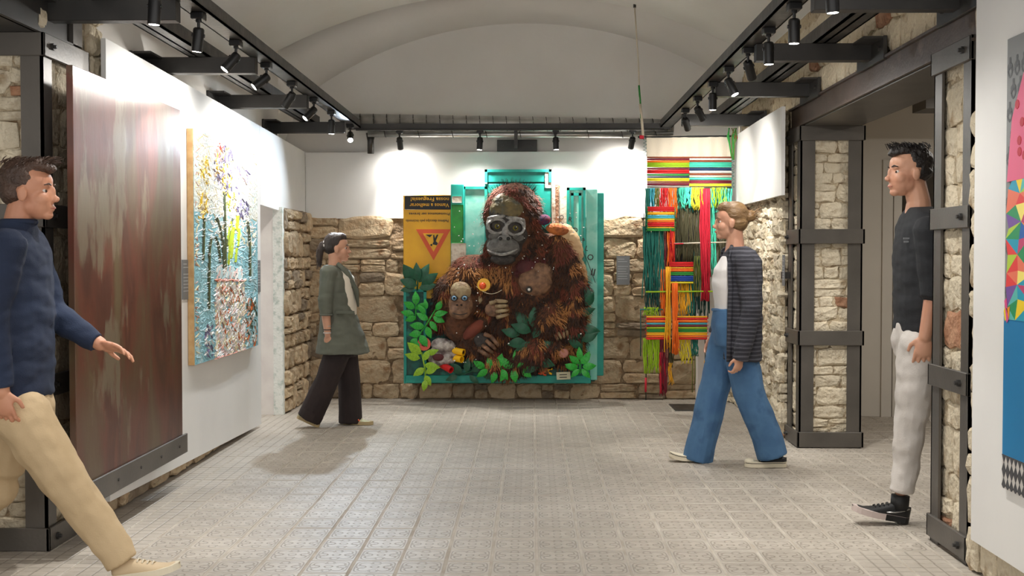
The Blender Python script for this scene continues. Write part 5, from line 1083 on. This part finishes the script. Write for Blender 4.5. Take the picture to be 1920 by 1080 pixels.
hr = obj('hair', remesh(b, .006, 2, 'hair', folds(.006, (40, 40, 40))), 'hair_black', t); strands(t, o, 1.06, 'hair_black', 220, 8, lambda r: (r.uniform(-.09, .08), r.uniform(-.055, .055), .115 + r.uniform(-.01, .012)), lambda r, f, s, u: (.5 + r.uniform(-.5, .5), r.uniform(-.5, .5), .7), .035, hr)
b = MB(); loft(b, [(J(1724, 390), .065, .075), (J(1728, 402), .085, .17), (J(1730, 425), .115, .215), (J(1728, 480), .128, .21), (J(1726, 540), .12, .185), (J(1724, 600), .118, .18), (J(1724, 622), .115, .178)], F, L_)
chain(b, [(armN[0][0], .075), (armN[1][0], .066), (J(1748, 560, -.21), .06)], ends=(True, False)); chain(b, [(armF[0][0], .075), (armF[1][0], .066), (J(1702, 560, .22), .06)], ends=(True, False)); sh_ = garment(t, 'shirt', 'blackshirt', b, .008, .006, 3, 3)
for k, w_ in enumerate((15, 13)):
    p = J(1700, 447 + 6 * k, -.105); MB().box((p.x - w_ / 2 * .00272, p.y - .016, p.z - .005), (p.x + w_ / 2 * .00272, p.y - .009, p.z + .004)).build('chest_print', 'grey_plaque', sh_)
b = MB(); loft(b, [(J(1724, 600), .112, .165), (J(1724, 635), .125, .178), (J(1726, 672), .12, .17)], F, L_)
chain(b, [(J(1724, 650, -.088), .108), (J(1711, 765, -.1), .084), (J(1697, 880, -.1), .066), (J(1690, 922, -.1), .06)], ends=(True, False)); chain(b, [(J(1732, 650, .088), .108), (J(1772, 770, .1), .084), (J(1825, 885, .1), .062)], ends=(True, False)); garment(t, 'trousers', 'whitetrousers', b, .008, .009, 3, 9, (10, 10, 11))
hN = J(1703, 968, -.1); hN.z = .003; shoe(t, hN, hN + V3((-.285, 0, .055)), .1, 'shoeblack', 'solepink', 'run', .012, .1, .03); hF = J(1842, 925, .1); hF.z = .085; tF = hF + V3((-.24, 0, -.083)); shoe(t, hF, tF, .1, 'shoeblack', 'solepink', 'run', 0, .1, .03)
MB().tube([hN + V3((-.045, 0, .07)), hN + V3((-.04, 0, .14))], .045, 14).build('sock', 'soleblack', t, True)

# ---- man in navy striding past the rusty panel
Y0 = 4.72; J = vy(Y0); t, F, L_ = figure('man in a navy sweater and khaki trousers striding past the rusty panel', Y0, 1, (W(60, 1081, Z=0).x, Y0, 0))
armN = [(J(14, 462, -.19), .055), (J(-18, 600, -.22), .046), (J(4, 735, -.22), .03)]; armF = [(J(48, 462, .19), .055), (J(104, 592, .22), .046), (J(188, 645, .2), .03)]
hips = [J(30, 740, -.095), J(30, 740, .095)]
legN = [(J(40, 765, -.09), .095), (J(122, 905, -.1), .064), (J(222, 1035, -.1), .042)]; legF = [(J(22, 765, .09), .095), (J(-6, 915, .1), .064), (J(-110, 1010, .1), .042)]
o, Mx = skinbody(t, 'skin_warm', J(56, 362), 1.04, .1, F, J(34, 428), [J(22, 455, -.17), J(36, 455, .17)], [dict(j=armN, d=(.15, 0, -1), palm=(.2, 1, 0), side=1, curl=.7, k=1.02), dict(j=armF, d=(1, -.05, -.22), palm=(.1, -.5, -1), side=1, curl=.4, k=1.05)], hips, [legN, legF], False, 'hair_brown')
b = MB(); e = lambda f, s, u, a, c, d: b.ell(o(f, s, u), (a * 1.04, c * 1.04, d * 1.04), Mx, 16, 12)
e(-.03, 0, .055, .092, .083, .086); e(-.052, 0, .008, .066, .079, .062); e(.03, 0, .108, .06, .062, .034); e(.075, 0, .1, .026, .048, .022)
hr = obj('hair', remesh(b, .006, 2, 'hair', folds(.006, (34, 34, 34))), 'hair_brown', t); strands(t, o, 1.04, 'hair_brown', 240, 12, lambda r: (r.uniform(-.1, .085), r.uniform(-.06, .06), .115 + r.uniform(-.012, .012)), lambda r, f, s, u: (.6 + r.uniform(-.6, .5), r.uniform(-.5, .5), .45), .045, hr)
b = MB(); loft(b, [(J(34, 412), .068, .075), (J(34, 428), .075, .09), (J(28, 440), .09, .18), (J(28, 470), .12, .22), (J(26, 540), .14, .215), (J(26, 620), .142, .2), (J(28, 700), .142, .195), (J(30, 742), .135, .19)], F, L_)
chain(b, [(armN[0][0], .078), (armN[1][0], .068), (J(2, 728, -.22), .047)], ends=(True, False)); chain(b, [(armF[0][0], .078), (armF[1][0], .066), (J(182, 642, .2), .044)], ends=(True, False)); sw = garment(t, 'sweater', 'navy', b, .008, .008, 3, 4)
MB().tube([J(35, 416) + F * (.066 * math.cos(a)) + L_ * (.066 * math.sin(a)) for a in [2 * PI * i / 20 for i in range(21)]], .012, 8).build('collar', 'navy', sw, True)
b = MB(); loft(b, [(J(30, 728), .125, .17), (J(32, 765), .135, .185), (J(34, 800), .13, .18)], F, L_)
chain(b, [(J(42, 780, -.09), .118), (J(124, 905, -.1), .092), (J(205, 1015, -.1), .076), (J(230, 1056, -.1), .07)], ends=(True, False)); chain(b, [(J(22, 780, .09), .118), (J(-6, 915, .1), .09), (J(-108, 1008, .1), .066)], ends=(True, False)); garment(t, 'trousers', 'khaki', b, .008, .009, 3, 6, (9, 9, 9))
hN = J(212, 1080, -.1); hN.z = .003; shoe(t, hN, hN + V3((.28, 0, .045)), .1, 'shoebeige', 'offwhite', None, .01, .09, .026); hF = J(-128, 1030, .1); hF.z = .1; shoe(t, hF, hF + V3((.24, 0, -.097)), .1, 'shoebeige', 'offwhite', None, 0, .09, .026)
